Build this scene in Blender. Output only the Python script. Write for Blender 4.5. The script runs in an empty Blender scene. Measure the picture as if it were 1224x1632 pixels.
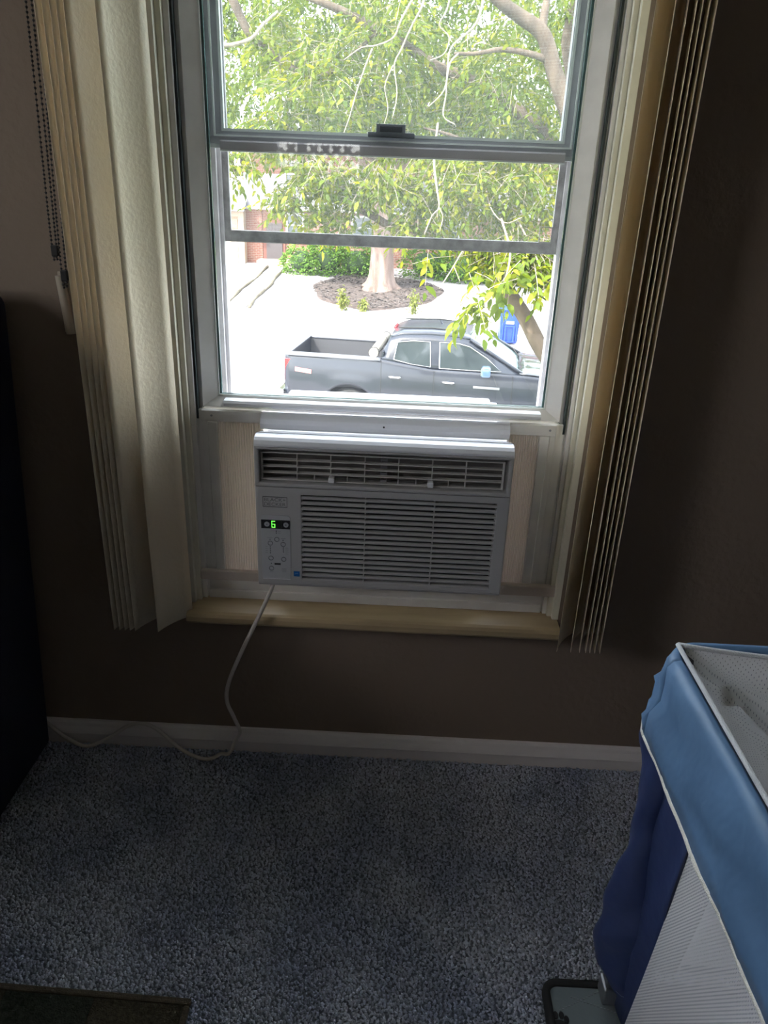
import bpy, bmesh, math, random
import numpy as np
from mathutils import Vector, Matrix

random.seed(7)
RNG = np.random.default_rng(11)
S = bpy.context.scene
COL = S.collection

# ------------------------------------------------------------------ camera
cam_d = bpy.data.cameras.new('camera')
cam = bpy.data.objects.new('camera', cam_d)
COL.objects.link(cam)
S.camera = cam
PITCH, YAW, ROLL = math.radians(23.83), math.radians(-1.0), math.radians(2.26)
fw = Vector((math.sin(YAW) * math.cos(PITCH), math.cos(YAW) * math.cos(PITCH), -math.sin(PITCH)))
rt = Vector((math.cos(YAW), -math.sin(YAW), 0))
up = rt.cross(fw)
r2 = math.cos(ROLL) * rt + math.sin(ROLL) * up
u2 = -math.sin(ROLL) * rt + math.cos(ROLL) * up
mw = Matrix((r2, u2, -fw)).transposed().to_4x4()
mw.translation = Vector((0, -1.36, 1.2137))
cam.matrix_world = mw
cam_d.sensor_fit = 'VERTICAL'
cam_d.sensor_height = 24.0
cam_d.lens = 1200.0 / 1632.0 * 24.0
cam_d.clip_start = 0.02
cam_d.clip_end = 500

# ------------------------------------------------------------------ sky, sun, exposure
w = bpy.data.worlds.new('sky')
S.world = w
w.use_nodes = True
nt = w.node_tree
nt.nodes.clear()
sky = nt.nodes.new('ShaderNodeTexSky')
sky.sky_type = 'NISHITA'
sky.sun_disc = False
sky.sun_elevation = math.radians(52)
sky.sun_rotation = math.radians(222)
sky.air_density = 1.0
sky.dust_density = 3.5
sky.ozone_density = 1.0
bg1 = nt.nodes.new('ShaderNodeBackground')
bg1.inputs['Strength'].default_value = 0.30
haze = nt.nodes.new('ShaderNodeBackground')          # thin bright cloud veil
haze.inputs['Color'].default_value = (0.93, 0.96, 1.0, 1)
haze.inputs['Strength'].default_value = 2.7
add = nt.nodes.new('ShaderNodeAddShader')
wo = nt.nodes.new('ShaderNodeOutputWorld')
nt.links.new(sky.outputs[0], bg1.inputs['Color'])
nt.links.new(bg1.outputs[0], add.inputs[0])
nt.links.new(haze.outputs[0], add.inputs[1])
nt.links.new(add.outputs[0], wo.inputs[0])

sun_d = bpy.data.lights.new('sun', 'SUN')
sun_d.energy = 7.0
sun_d.angle = math.radians(0.8)
sun_d.color = (1.0, 0.95, 0.87)
sun = bpy.data.objects.new('sun', sun_d)
COL.objects.link(sun)
sun_dir = Vector((-0.5, -0.42, 0.78)).normalized()      # towards the sun
sun.rotation_euler = sun_dir.to_track_quat('Z', 'Y').to_euler()
sun.location = (-20, -20, 40)

S.view_settings.view_transform = 'Standard'
S.view_settings.look = 'None'
S.view_settings.gamma = 1.0
S.view_settings.use_curve_mapping = False
S.view_settings.exposure = 1.4
S.cycles.use_denoising = True
S.cycles.max_bounces = 10
S.cycles.diffuse_bounces = 5
S.cycles.glossy_bounces = 4
S.cycles.transparent_max_bounces = 24
S.cycles.sample_clamp_indirect = 6.0

# ------------------------------------------------------------------ materials
MATS = {}


def M(name, rgb, rough=0.5, metal=0.0, var=0.0, vscale=8.0, bump=0.0, bscale=60.0, transl=0.0, spec=0.5,
      rgb2=None, coat=0.0, detail=4.0, stretch=None, emit=0.0):
    if name in MATS:
        return MATS[name]
    m = bpy.data.materials.new(name)
    m.use_nodes = True
    n = m.node_tree
    b = n.nodes['Principled BSDF']
    out = n.nodes['Material Output']
    b.inputs['Base Color'].default_value = (*rgb, 1)
    b.inputs['Roughness'].default_value = rough
    b.inputs['Metallic'].default_value = metal
    b.inputs['Specular IOR Level'].default_value = spec
    b.inputs['Coat Weight'].default_value = coat
    if emit:
        b.inputs['Emission Color'].default_value = (*rgb, 1)
        b.inputs['Emission Strength'].default_value = emit
    tc = None
    if var or bump or rgb2:
        tc = n.nodes.new('ShaderNodeTexCoord')
        src = tc.outputs['Object']
        if stretch:
            mp = n.nodes.new('ShaderNodeMapping')
            mp.inputs['Scale'].default_value = stretch
            n.links.new(src, mp.inputs['Vector'])
            src = mp.outputs[0]
    colour = None
    if var or rgb2:
        nz = n.nodes.new('ShaderNodeTexNoise')
        nz.inputs['Scale'].default_value = vscale
        nz.inputs['Detail'].default_value = detail
        n.links.new(src, nz.inputs['Vector'])
        rp = n.nodes.new('ShaderNodeValToRGB')
        rp.color_ramp.elements[0].position = 0.32
        rp.color_ramp.elements[1].position = 0.68
        if rgb2:
            a, c = rgb, rgb2
        else:
            a = tuple(max(0, x * (1 - var)) for x in rgb)
            c = tuple(min(1, x * (1 + var)) for x in rgb)
        rp.color_ramp.elements[0].color = (*a, 1)
        rp.color_ramp.elements[1].color = (*c, 1)
        n.links.new(nz.outputs[0], rp.inputs[0])
        n.links.new(rp.outputs[0], b.inputs['Base Color'])
        colour = rp.outputs[0]
    if bump:
        nb = n.nodes.new('ShaderNodeTexNoise')
        nb.inputs['Scale'].default_value = bscale
        nb.inputs['Detail'].default_value = 3
        n.links.new(src, nb.inputs['Vector'])
        bp = n.nodes.new('ShaderNodeBump')
        bp.inputs['Strength'].default_value = bump
        bp.inputs['Distance'].default_value = 0.004
        n.links.new(nb.outputs[0], bp.inputs['Height'])
        n.links.new(bp.outputs[0], b.inputs['Normal'])
    if transl:
        t = n.nodes.new('ShaderNodeBsdfTranslucent')
        t.inputs['Color'].default_value = (*rgb, 1)
        if colour:
            n.links.new(colour, t.inputs['Color'])
        mx = n.nodes.new('ShaderNodeMixShader')
        mx.inputs[0].default_value = transl
        n.links.new(b.outputs[0], mx.inputs[1])
        n.links.new(t.outputs[0], mx.inputs[2])
        n.links.new(mx.outputs[0], out.inputs['Surface'])
    MATS[name] = m
    return m


def glass_mat(name, tint, dust, speck, dust_rgb=(0.9, 0.92, 0.95), gloss=True, speck_scale=900.0):
    """Thin pane: straight-through transmission, a film of dust with specks, a little mirror reflection."""
    m = bpy.data.materials.new(name)
    m.use_nodes = True
    n = m.node_tree
    n.nodes.clear()
    out = n.nodes.new('ShaderNodeOutputMaterial')
    tr = n.nodes.new('ShaderNodeBsdfTransparent')
    tr.inputs[0].default_value = (*tint, 1)
    tl = n.nodes.new('ShaderNodeBsdfTranslucent')
    tl.inputs[0].default_value = (*dust_rgb, 1)
    tc = n.nodes.new('ShaderNodeTexCoord')
    n1 = n.nodes.new('ShaderNodeTexNoise')
    n1.inputs['Scale'].default_value = speck_scale
    n1.inputs['Detail'].default_value = 2
    n2 = n.nodes.new('ShaderNodeTexNoise')
    n2.inputs['Scale'].default_value = 14
    n2.inputs['Detail'].default_value = 5
    n.links.new(tc.outputs['Object'], n1.inputs['Vector'])
    n.links.new(tc.outputs['Object'], n2.inputs['Vector'])
    r1 = n.nodes.new('ShaderNodeMapRange')
    r1.inputs['From Min'].default_value = 0.58
    r1.inputs['From Max'].default_value = 0.72
    r1.inputs['To Max'].default_value = speck
    n.links.new(n1.outputs[0], r1.inputs['Value'])
    r2_ = n.nodes.new('ShaderNodeMapRange')
    r2_.inputs['From Min'].default_value = 0.3
    r2_.inputs['From Max'].default_value = 0.7
    r2_.inputs['To Min'].default_value = dust * 0.7
    r2_.inputs['To Max'].default_value = dust * 1.3
    n.links.new(n2.outputs[0], r2_.inputs['Value'])
    ad = n.nodes.new('ShaderNodeMath')
    ad.operation = 'ADD'
    n.links.new(r1.outputs[0], ad.inputs[0])
    n.links.new(r2_.outputs[0], ad.inputs[1])
    mx = n.nodes.new('ShaderNodeMixShader')
    n.links.new(ad.outputs[0], mx.inputs[0])
    n.links.new(tr.outputs[0], mx.inputs[1])
    n.links.new(tl.outputs[0], mx.inputs[2])
    last = mx
    if gloss:
        lw = n.nodes.new('ShaderNodeLayerWeight')       # Schlick's approximation, the same on both faces
        pw = n.nodes.new('ShaderNodeMath')
        pw.operation = 'POWER'
        pw.inputs[1].default_value = 5.0
        n.links.new(lw.outputs['Facing'], pw.inputs[0])
        fr = n.nodes.new('ShaderNodeMath')
        fr.operation = 'MULTIPLY_ADD'
        fr.inputs[1].default_value = 0.9
        fr.inputs[2].default_value = 0.03
        n.links.new(pw.outputs[0], fr.inputs[0])
        gl = n.nodes.new('ShaderNodeBsdfGlossy')
        gl.inputs['Roughness'].default_value = 0.02
        m2 = n.nodes.new('ShaderNodeMixShader')
        n.links.new(fr.outputs[0], m2.inputs[0])
        n.links.new(mx.outputs[0], m2.inputs[1])
        n.links.new(gl.outputs[0], m2.inputs[2])
        last = m2
    n.links.new(last.outputs[0], out.inputs['Surface'])
    MATS[name] = m
    return m


def net_mat(name, rgb, pitch_u, pitch_v, mortar, transl=0.25):
    """Knitted net: UV (in metres) brick pattern, the bricks are the open holes."""
    m = bpy.data.materials.new(name)
    m.use_nodes = True
    n = m.node_tree
    b = n.nodes['Principled BSDF']
    b.inputs['Base Color'].default_value = (*rgb, 1)
    b.inputs['Roughness'].default_value = 0.7
    out = n.nodes['Material Output']
    uv = n.nodes.new('ShaderNodeTexCoord')
    br = n.nodes.new('ShaderNodeTexBrick')
    br.offset = 0.5
    br.inputs['Scale'].default_value = 1.0
    br.inputs['Brick Width'].default_value = pitch_u
    br.inputs['Row Height'].default_value = pitch_v
    br.inputs['Mortar Size'].default_value = mortar
    br.inputs['Mortar Smooth'].default_value = 0.0
    n.links.new(uv.outputs['UV'], br.inputs['Vector'])
    tr = n.nodes.new('ShaderNodeBsdfTransparent')
    tl = n.nodes.new('ShaderNodeBsdfTranslucent')
    tl.inputs[0].default_value = (*rgb, 1)
    m1 = n.nodes.new('ShaderNodeMixShader')
    m1.inputs[0].default_value = transl
    n.links.new(b.outputs[0], m1.inputs[1])
    n.links.new(tl.outputs[0], m1.inputs[2])
    m2 = n.nodes.new('ShaderNodeMixShader')
    n.links.new(br.outputs['Fac'], m2.inputs[0])
    n.links.new(tr.outputs[0], m2.inputs[1])
    n.links.new(m1.outputs[0], m2.inputs[2])
    n.links.new(m2.outputs[0], out.inputs['Surface'])
    MATS[name] = m
    return m


# ------------------------------------------------------------------ object helpers
def tag(o, label=None, cat=None, group=None, kind=None):
    if label:
        o['label'] = label
    if cat:
        o['category'] = cat
    if group:
        o['group'] = group
    if kind:
        o['kind'] = kind
    return o


def empty(name, loc=(0, 0, 0), rz=0.0, parent=None):
    o = bpy.data.objects.new(name, None)
    COL.objects.link(o)
    o.empty_display_size = 0.1
    o.location = loc
    o.rotation_euler = (0, 0, rz)
    if parent:
        o.parent = parent
    return o


class MB:
    """Collects shapes, then links them as ONE mesh object. off is subtracted from every point (the parent's place)."""

    def __init__(self, off=(0, 0, 0)):
        self.v = []
        self.f = []
        self.off = Vector(off)

    def add(self, verts, faces):
        k = len(self.v)
        self.v.extend([tuple(Vector(p) - self.off) for p in verts])
        self.f.extend([tuple(i + k for i in f) for f in faces])
        return self

    def box(self, x0, x1, y0, y1, z0, z1):
        v = [(x, y, z) for x in (x0, x1) for y in (y0, y1) for z in (z0, z1)]
        return self.add(v, [(0, 1, 3, 2), (4, 6, 7, 5), (0, 4, 5, 1), (2, 3, 7, 6), (0, 2, 6, 4), (1, 5, 7, 3)])

    def bbox(self, x0, x1, y0, y1, z0, z1, bev=0.003, seg=2):
        bm = bmesh.new()
        bmesh.ops.create_cube(bm, size=1.0)
        for vv in bm.verts:
            vv.co = Vector(((x0 + x1) / 2 + vv.co.x * (x1 - x0), (y0 + y1) / 2 + vv.co.y * (y1 - y0),
                            (z0 + z1) / 2 + vv.co.z * (z1 - z0)))
        bmesh.ops.bevel(bm, geom=bm.edges[:], offset=bev, segments=seg, affect='EDGES', profile=0.5)
        return self.bm(bm)

    def bm(self, bm):
        bm.verts.index_update()
        self.add([vv.co[:] for vv in bm.verts], [[vv.index for vv in ff.verts] for ff in bm.faces])
        bm.free()
        return self

    def prism(self, pts, axis, a, b):
        """polygon pts in the two other axes, extruded along axis from a to b"""
        n = len(pts)

        def mk(p, t):
            q = [0, 0, 0]
            o = [i for i in range(3) if i != axis]
            q[o[0]], q[o[1]], q[axis] = p[0], p[1], t
            return q
        v = [mk(p, a) for p in pts] + [mk(p, b) for p in pts]
        f = [tuple(range(n - 1, -1, -1)), tuple(range(n, 2 * n))]
        f += [(i, (i + 1) % n, n + (i + 1) % n, n + i) for i in range(n)]
        return self.add(v, f)

    def ring(self, o, h, axis, a, b):
        """rectangular plate o=(u0,u1,v0,v1) with hole h, thickness a..b along axis"""
        def c(r):
            return [(r[0], r[2]), (r[1], r[2]), (r[1], r[3]), (r[0], r[3])]

        def mk(p, t):
            q = [0, 0, 0]
            k = [i for i in range(3) if i != axis]
            q[k[0]], q[k[1]], q[axis] = p[0], p[1], t
            return q
        O, Hh = c(o), c(h)
        v = [mk(p, a) for p in O] + [mk(p, a) for p in Hh] + [mk(p, b) for p in O] + [mk(p, b) for p in Hh]
        f = []
        for i in range(4):
            j = (i + 1) % 4
            f += [(i, j, 4 + j, 4 + i), (8 + i, 12 + i, 12 + j, 8 + j), (i, 8 + i, 8 + j, j), (4 + i, 4 + j, 12 + j, 12 + i)]
        return self.add(v, f)

    def tube(self, path, r, n=8, cap=True):
        path = [Vector(p) for p in path]
        rr = r if isinstance(r, (list, tuple)) else [r] * len(path)
        vs, fs = [], []
        prev = None
        for i, p in enumerate(path):
            d = (path[min(i + 1, len(path) - 1)] - path[max(i - 1, 0)])
            d = d.normalized() if d.length > 1e-9 else Vector((0, 0, 1))
            if prev is None:
                a = Vector((0, 0, 1)) if abs(d.z) < 0.9 else Vector((1, 0, 0))
                x = d.cross(a).normalized()
            else:
                x = (prev - d * prev.dot(d)).normalized()
            prev = x
            y = d.cross(x)
            for k in range(n):
                t = 2 * math.pi * k / n
                vs.append(p + (x * math.cos(t) + y * math.sin(t)) * rr[i])
        for i in range(len(path) - 1):
            for k in range(n):
                k2 = (k + 1) % n
                fs.append((i * n + k, i * n + k2, (i + 1) * n + k2, (i + 1) * n + k))
        if cap:
            fs.append(tuple(range(n - 1, -1, -1)))
            fs.append(tuple((len(path) - 1) * n + k for k in range(n)))
        return self.add(vs, fs)

    def disc(self, c, r, axis, h, n=16):
        c = Vector(c)
        d = Vector((0, 0, 0))
        d[axis] = h
        return self.tube([c, c + d], r, n)

    def grid(self, P):
        """P: 2D list of points -> quad sheet"""
        nr, nc = len(P), len(P[0])
        v = [p for row in P for p in row]
        f = [(i * nc + j, i * nc + j + 1, (i + 1) * nc + j + 1, (i + 1) * nc + j) for i in range(nr - 1) for j in range(nc - 1)]
        return self.add(v, f)

    def build(self, name, m, parent=None, smooth=False, bevel=0.0, solid=0.0, fix=True):
        me = bpy.data.meshes.new(name)
        me.from_pydata(self.v, [], self.f)
        if fix:
            bm = bmesh.new()
            bm.from_mesh(me)
            bmesh.ops.recalc_face_normals(bm, faces=bm.faces[:])
            bm.to_mesh(me)
            bm.free()
        me.materials.append(m)
        if smooth:
            me.shade_smooth()
        o = bpy.data.objects.new(name, me)
        COL.objects.link(o)
        if parent:
            o.parent = parent
        if solid:
            sm = o.modifiers.new('solid', 'SOLIDIFY')
            sm.thickness = solid
            sm.offset = 0
        if bevel:
            bv = o.modifiers.new('bevel', 'BEVEL')
            bv.width = bevel
            bv.segments = 2
            bv.limit_method = 'ANGLE'
        if smooth == 'auto':
            try:
                me.set_sharp_from_angle(angle=math.radians(35))
            except Exception:
                pass
        return o


def smooth_path(pts, n=8):
    """Catmull-Rom through pts"""
    P = [Vector(p) for p in pts]
    P = [P[0] * 2 - P[1]] + P + [P[-1] * 2 - P[-2]]
    out = []
    for i in range(1, len(P) - 2):
        for k in range(n):
            t = k / n
            a, b, c, d = P[i - 1], P[i], P[i + 1], P[i + 2]
            out.append(0.5 * ((2 * b) + (c - a) * t + (2 * a - 5 * b + 4 * c - d) * t * t + (3 * b - a - 3 * c + d) * t ** 3))
    out.append(P[-2])
    return out


def text_mesh(s, size):
    """lettering as a flat mesh in the x-z plane, lower left at the origin"""
    cu = bpy.data.curves.new('lettering', 'FONT')
    cu.body = s
    cu.size = size
    o = bpy.data.objects.new('lettering', cu)
    me = bpy.data.meshes.new_from_object(o)
    v = [(p.co.x, 0.0, p.co.y) for p in me.vertices]
    f = [tuple(q.vertices) for q in me.polygons]
    bpy.data.objects.remove(o)
    bpy.data.meshes.remove(me)
    return v, f


# colours of the place
wall_m = M('wall_paint', (0.215, 0.162, 0.12), 0.75, bump=0.5, bscale=60)
ceil_m = M('ceiling_paint', (0.75, 0.73, 0.7), 0.9)
jamb_m = M('jamb_paint', (0.70, 0.66, 0.54), 0.5, var=0.05, vscale=30)
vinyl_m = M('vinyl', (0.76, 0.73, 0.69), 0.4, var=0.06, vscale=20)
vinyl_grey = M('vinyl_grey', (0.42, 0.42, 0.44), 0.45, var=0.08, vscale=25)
seal_m = M('seal', (0.02, 0.03, 0.03), 0.6)
white_m = M('white_plastic', (0.78, 0.78, 0.79), 0.35)
ac_m = M('ac_plastic', (0.42, 0.405, 0.395), 0.4)
acdark_m = M('ac_recess', (0.06, 0.058, 0.06), 0.6)
black_m = M('black', (0.012, 0.012, 0.014), 0.5)
dark_m = M('dark_grey', (0.05, 0.055, 0.06), 0.5)

# ================================================================== ROOM SHELL
RX0, RX1, RY0, RZ = -1.9, 2.0, -3.1, 2.45
WX0, WX1, WZ0, WZ1 = -0.425, 0.348, 0.36, 2.13      # opening in the back wall


def struct(o):
    o['kind'] = 'structure'
    return o


b = MB()
b.ring((RX0 - .15, RX1 + .15, -0.3, RZ + .25), (WX0, WX1, WZ0, WZ1), 1, 0.0, 0.17)
struct(b.build('wall_back', wall_m))
L2 = (-1.80, -1.02, 1.12, 2.00)                         # added window, unseen, in the left wall for fill light
struct(MB().ring((RY0, 0, -.3, RZ + .25), L2, 0, RX0 - .15, RX0).build('wall_left', wall_m))
w2 = struct(empty('fill_window_2', (RX0 - .08, -1.41, 1.12)))
q = MB(w2.location)
q.ring((L2[0], L2[1], L2[2], L2[3]), (L2[0] + .05, L2[1] - .05, L2[2] + .05, L2[3] - .05), 0, RX0 - .12, RX0 - .04)
q.box(RX0 - .10, RX0 - .06, L2[0] + .05, L2[1] - .05, 1.55, 1.58)
q.build('fill_window_frame', white_m, w2)
struct(MB().box(RX0 - 1.35, RX0 - .15, RY0, .17, RZ + .12, RZ + .24).build('sun_block_eave', ceil_m))  # added overhang, unseen, keeps direct sun out of the left-wall opening
struct(MB().box(RX1, RX1 + .15, RY0, 0, -.3, RZ + .25).build('wall_right', wall_m))
L3 = (-.775, -.275, 1.24, 1.405)                         # added lattice window behind the camera, placed for its reflection and fill
struct(MB().ring((RX0 - .15, RX1 + .15, -.3, RZ + .25), L3, 1, RY0 - .15, RY0).build('wall_front', wall_m))
w3 = struct(empty('fill_window_3', (-.525, RY0 - .08, 1.24)))
q = MB(w3.location)
q.ring(L3, (L3[0] + .02, L3[1] - .02, L3[2] + .02, L3[3] - .02), 1, RY0 - .12, RY0 - .04)
q.box(-.645, -.595, RY0 - .11, RY0 - .05, L3[2] + .02, L3[3] - .02)
q.build('fill_window_frame', white_m, w3)
lat_m = M('lattice_wood', (.20, .10, .07), .7)
cxl, czl, hwl, hhl = -.525, 1.3225, .22, .053
for sgn in (-1, 1):
    for k in range(-9, 10):
        c = k * .064          # line: x + sgn*z = c, clipped to the opening
        ts = []
        t0, t1 = -hwl, hwl    # parameter is local x; local z = sgn*(c - x)
        zs = sorted(((c - sgn * hhl), (c + sgn * hhl)))
        a0, a1 = max(t0, zs[0]), min(t1, zs[1])
        if a1 - a0 > .03:
            pa = (cxl + a0, RY0 - .09 + .012 * sgn, czl + sgn * (c - a0))
            pb = (cxl + a1, RY0 - .09 + .012 * sgn, czl + sgn * (c - a1))
            MB(w3.location).tube([pa, pb], .011, 4).build('lattice_slat', lat_m, w3)
struct(MB().box(RX0, RX1, RY0, 0, RZ, RZ + .2).build('ceiling', ceil_m))

# carpet: backing + cut pile
carpet_m = M('carpet', (0.14, 0.155, 0.20), 0.95, rgb2=(0.25, 0.265, 0.31), vscale=6, detail=8, bump=0.8, bscale=300, spec=0.1)
pile_m = bpy.data.materials.new('carpet_pile')
pile_m.use_nodes = True
n = pile_m.node_tree
b_ = n.nodes['Principled BSDF']
b_.inputs['Roughness'].default_value = 0.95
b_.inputs['Specular IOR Level'].default_value = 0.1
tc = n.nodes.new('ShaderNodeTexCoord')
nz = n.nodes.new('ShaderNodeTexNoise')
nz.inputs['Scale'].default_value = 5.5
nz.inputs['Detail'].default_value = 3
nz2 = n.nodes.new('ShaderNodeTexWhiteNoise')
geo = n.nodes.new('ShaderNodeNewGeometry')
n.links.new(tc.outputs['Object'], nz.inputs['Vector'])
rp = n.nodes.new('ShaderNodeValToRGB')
rp.color_ramp.elements[0].position = 0.38
rp.color_ramp.elements[1].position = 0.62
rp.color_ramp.elements[0].color = (0.44, 0.48, 0.60, 1)
rp.color_ramp.elements[1].color = (0.66, 0.68, 0.77, 1)
n.links.new(nz.outputs[0], rp.inputs[0])
hsv = n.nodes.new('ShaderNodeHueSaturation')
mr = n.nodes.new('ShaderNodeMapRange')
mr.inputs['To Min'].default_value = 0.72
mr.inputs['To Max'].default_value = 1.28
n.links.new(geo.outputs['Random Per Island'], mr.inputs['Value'])
n.links.new(mr.outputs[0], hsv.inputs['Value'])
n.links.new(rp.outputs[0], hsv.inputs['Color'])
n.links.new(hsv.outputs[0], b_.inputs['Base Color'])

floor = struct(MB().box(RX0, RX1, RY0, 0, -.25, 0).build('floor', carpet_m))


def fast_mesh(name, V, F, m, parent=None, smooth=False):
    """V (n,3) array, F (k,3 or 4) array"""
    me = bpy.data.meshes.new(name)
    me.vertices.add(len(V))
    me.vertices.foreach_set('co', np.asarray(V, np.float32).ravel())
    k = F.shape[1]
    me.loops.add(F.size)
    me.loops.foreach_set('vertex_index', np.asarray(F, np.int32).ravel())
    me.polygons.add(len(F))
    me.polygons.foreach_set('loop_start', np.arange(0, F.size, k, dtype=np.int32))
    me.update(calc_edges=True)
    me.validate()
    me.materials.append(m)
    if smooth:
        me.shade_smooth()
    o = bpy.data.objects.new(name, me)
    COL.objects.link(o)
    if parent:
        o.parent = parent
    return o


def tufts(x0, x1, y0, y1, z0, step, h, m, name, parent):
    xs = np.arange(x0, x1, step)
    ys = np.arange(y0, y1, step * 0.9)
    X, Y = np.meshgrid(xs, ys)
    X = X.ravel() + RNG.uniform(-.5, .5, X.size) * step
    Y = Y.ravel() + RNG.uniform(-.5, .5, Y.size) * step
    ok = (X > x0) & (X < x1) & (Y > y0) & (Y < y1)
    X, Y = X[ok], Y[ok]
    N = len(X)
    a0 = RNG.uniform(0, 6.28, N)
    r = step * RNG.uniform(.55, .85, N)
    hh = h * RNG.uniform(.8, 1.1, N)
    lean = RNG.normal(0, .35, (N, 2)) * hh[:, None]
    V = np.zeros((N, 6, 3), np.float32)
    for k in range(3):
        a = a0 + k * 2.0944
        V[:, k] = np.stack([X + np.cos(a) * r * .8, Y + np.sin(a) * r * .8, np.full(N, z0 - .001)], 1)
        a2 = a + .8
        V[:, 3 + k] = np.stack([X + lean[:, 0] + np.cos(a2) * r * .8, Y + lean[:, 1] + np.sin(a2) * r * .8, z0 + hh * RNG.uniform(.8, 1.1, N)], 1)
    base = (np.arange(N) * 6)[:, None]
    quads = np.array([[0, 1, 4, 3], [1, 2, 5, 4], [2, 0, 3, 5], [3, 4, 5, 5]])[:3]
    F = (base[:, :, None] + quads[None]).reshape(-1, 4)
    T = (base + np.array([[3, 4, 5]])).reshape(-1, 3)
    o = fast_mesh(name, V.reshape(-1, 3), np.vstack([np.vstack([F[:, [0, 1, 2]], F[:, [0, 2, 3]]]), T]), m, parent)
    o['kind'] = 'stuff'
    return o


tufts(-0.80, 1.1, -1.25, -0.012, 0.0, 0.0050, 0.0045, pile_m, 'carpet_pile', floor)

base_m = M('baseboard_paint', (0.76, 0.70, 0.67), 0.5)
prof = [(0, 0), (-.0105, 0), (-.0105, .030), (-.0155, .0315), (-.0165, .034), (-.0145, .040), (-.0100, .050), (-.0085, .057), (-.005, .062), (0, .063)]
struct(MB().prism(prof, 0, RX0, RX1).build('baseboard_back', base_m))

# wooden stool under the window
stool_m = M('stool_paint', (0.40, 0.30, 0.17), 0.45, var=0.12, vscale=6, stretch=(1, 6, 6))
prof = [(.03, .359), (-.034, .359), (-.041, .361), (-.045, .367), (-.045, .377), (-.041, .383), (-.034, .3855), (.03, .3855)]
struct(MB().prism(prof, 0, -.421, .346).build('trim_1', stool_m))

# ================================================================== WINDOW
win = struct(empty('window_1', (-0.038, 0.05, 0.385)))
WO = win.location.copy()


def wmb():
    return MB(WO)


# painted returns and the fixed frame
wmb().box(-.4255, -.412, .0, .03, .385, 2.13).box(-.412, -.402, .012, .03, .385, 2.13).build('jamb_lining', jamb_m, win, bevel=.001)
wmb().box(.335, .3485, .0, .03, .385, 2.13).box(.326, .335, .012, .03, .385, 2.13).build('jamb_lining', jamb_m, win, bevel=.001)
wmb().box(-.4255, -.389, .03, .165, .385, 2.13).box(-.402, -.392, .022, .03, .385, 2.1).build('frame_jamb', vinyl_m, win, bevel=.001)
wmb().box(.3145, .3485, .03, .165, .385, 2.13).box(.318, .326, .022, .03, .385, 2.1).build('frame_jamb', vinyl_m, win, bevel=.001)
wmb().box(-.3915, -.3875, .026, .11, .78, 2.1).build('weather_seal', seal_m, win)
wmb().box(.3105, .3145, .026, .11, .78, 2.1).build('weather_seal', seal_m, win)
wmb().box(-.389, -.3815, .028, .12, .43, .798).build('jamb_track', vinyl_m, win, bevel=.001)
wmb().box(.2975, .3145, .028, .12, .43, .798).build('jamb_track', vinyl_m, win, bevel=.001)
wmb().box(-.4255, .3485, .0, .165, 2.095, 2.13).build('frame_head', vinyl_m, win)
wmb().prism([(.03, .385), (.03, .428), (.034, .432), (.075, .432), (.08, .444), (.165, .40), (.165, .36), (.03, .36)], 0, -.389, .3145) \
    .prism([(.024, .3855), (.024, .405), (.03, .405), (.03, .3855)], 0, -.389, .3145).build('frame_sill', vinyl_m, win, bevel=.001)

# lower sash, raised onto the air conditioner
def sash(name, x0, x1, z0, z1, y0, y1, sw, bw, tw, m, bevel_y):
    """four mitred members with a sloped inner face"""
    o = wmb()
    O = [(x0, z0), (x1, z0), (x1, z1), (x0, z1)]
    I = [(x0 + sw, z0 + bw), (x1 - sw, z0 + bw), (x1 - sw, z1 - tw), (x0 + sw, z1 - tw)]
    Mi = [(x0 + sw * .22, z0 + bw * .22), (x1 - sw * .22, z0 + bw * .22), (x1 - sw * .22, z1 - tw * .22), (x0 + sw * .22, z1 - tw * .22)]
    Ib = [(p[0] + (-.003 if p[0] < 0 else .003), p[1]) for p in I]
    L = [[(p[0], y0 + .002, p[1]) for p in O], [(p[0], y0, p[1]) for p in Mi], [(p[0], bevel_y - .004, p[1]) for p in I],
         [(p[0], bevel_y, p[1]) for p in I], [(p[0], y1, p[1]) for p in I], [(p[0], y1, p[1]) for p in O]]
    v = [p for r in L for p in r]
    f = []
    nl = len(L)
    for i in range(nl):
        for k in range(4):
            a, c = i, (i + 1) % nl
            f.append((a * 4 + k, a * 4 + (k + 1) % 4, c * 4 + (k + 1) % 4, c * 4 + k))
    return o.add(v, f)


lower = sash('lower_sash', -.3875, .3105, .797, 1.668, .036, .076, .034, .023, .034, vinyl_m, .058).build('lower_sash', vinyl_m, win)
bead_m = M('glazing_bead', (0.75, 0.78, 0.74), 0.3)
edge_m = M('glass_edge', (0.10, 0.17, 0.16), 0.15)
g = wmb().ring((-.3555, .2785, .8195, 1.6345), (-.3515, .2745, .8225, 1.6305), 1, .0535, .057)
g.build('glazing_bead', bead_m, lower)
wmb().ring((-.3535, .2765, .820, 1.634), (-.3475, .2705, .8235, 1.6285), 1, .0575, .0635).build('glass_edge', edge_m, lower)
glass_m = glass_mat('dusty_glass', (0.96, 0.98, 0.975), 0.009, 0.035)
glass2_m = glass_mat('upper_glass', (0.96, 0.98, 0.975), 0.004, 0.004)
wmb().box(-.353, .276, .0645, .0675, .820, 1.634).build('glass_pane', glass_m, lower)
# lift rail
prof = [(.044, .806), (.026, .806), (.021, .809), (.020, .814), (.024, .8185), (.044, .819)]
wmb().prism(prof, 0, -.338, .2655).build('lift_rail', white_m, lower, bevel=.0008)
for sx in (-1, 1):
    x = -.3875 if sx < 0 else .3105
    wmb().tube([(x - sx * .006, .0345, .799), (x - sx * .030, .0555, .8185)], .0006, 5).build('mitre_joint', dark_m, lower)

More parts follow.
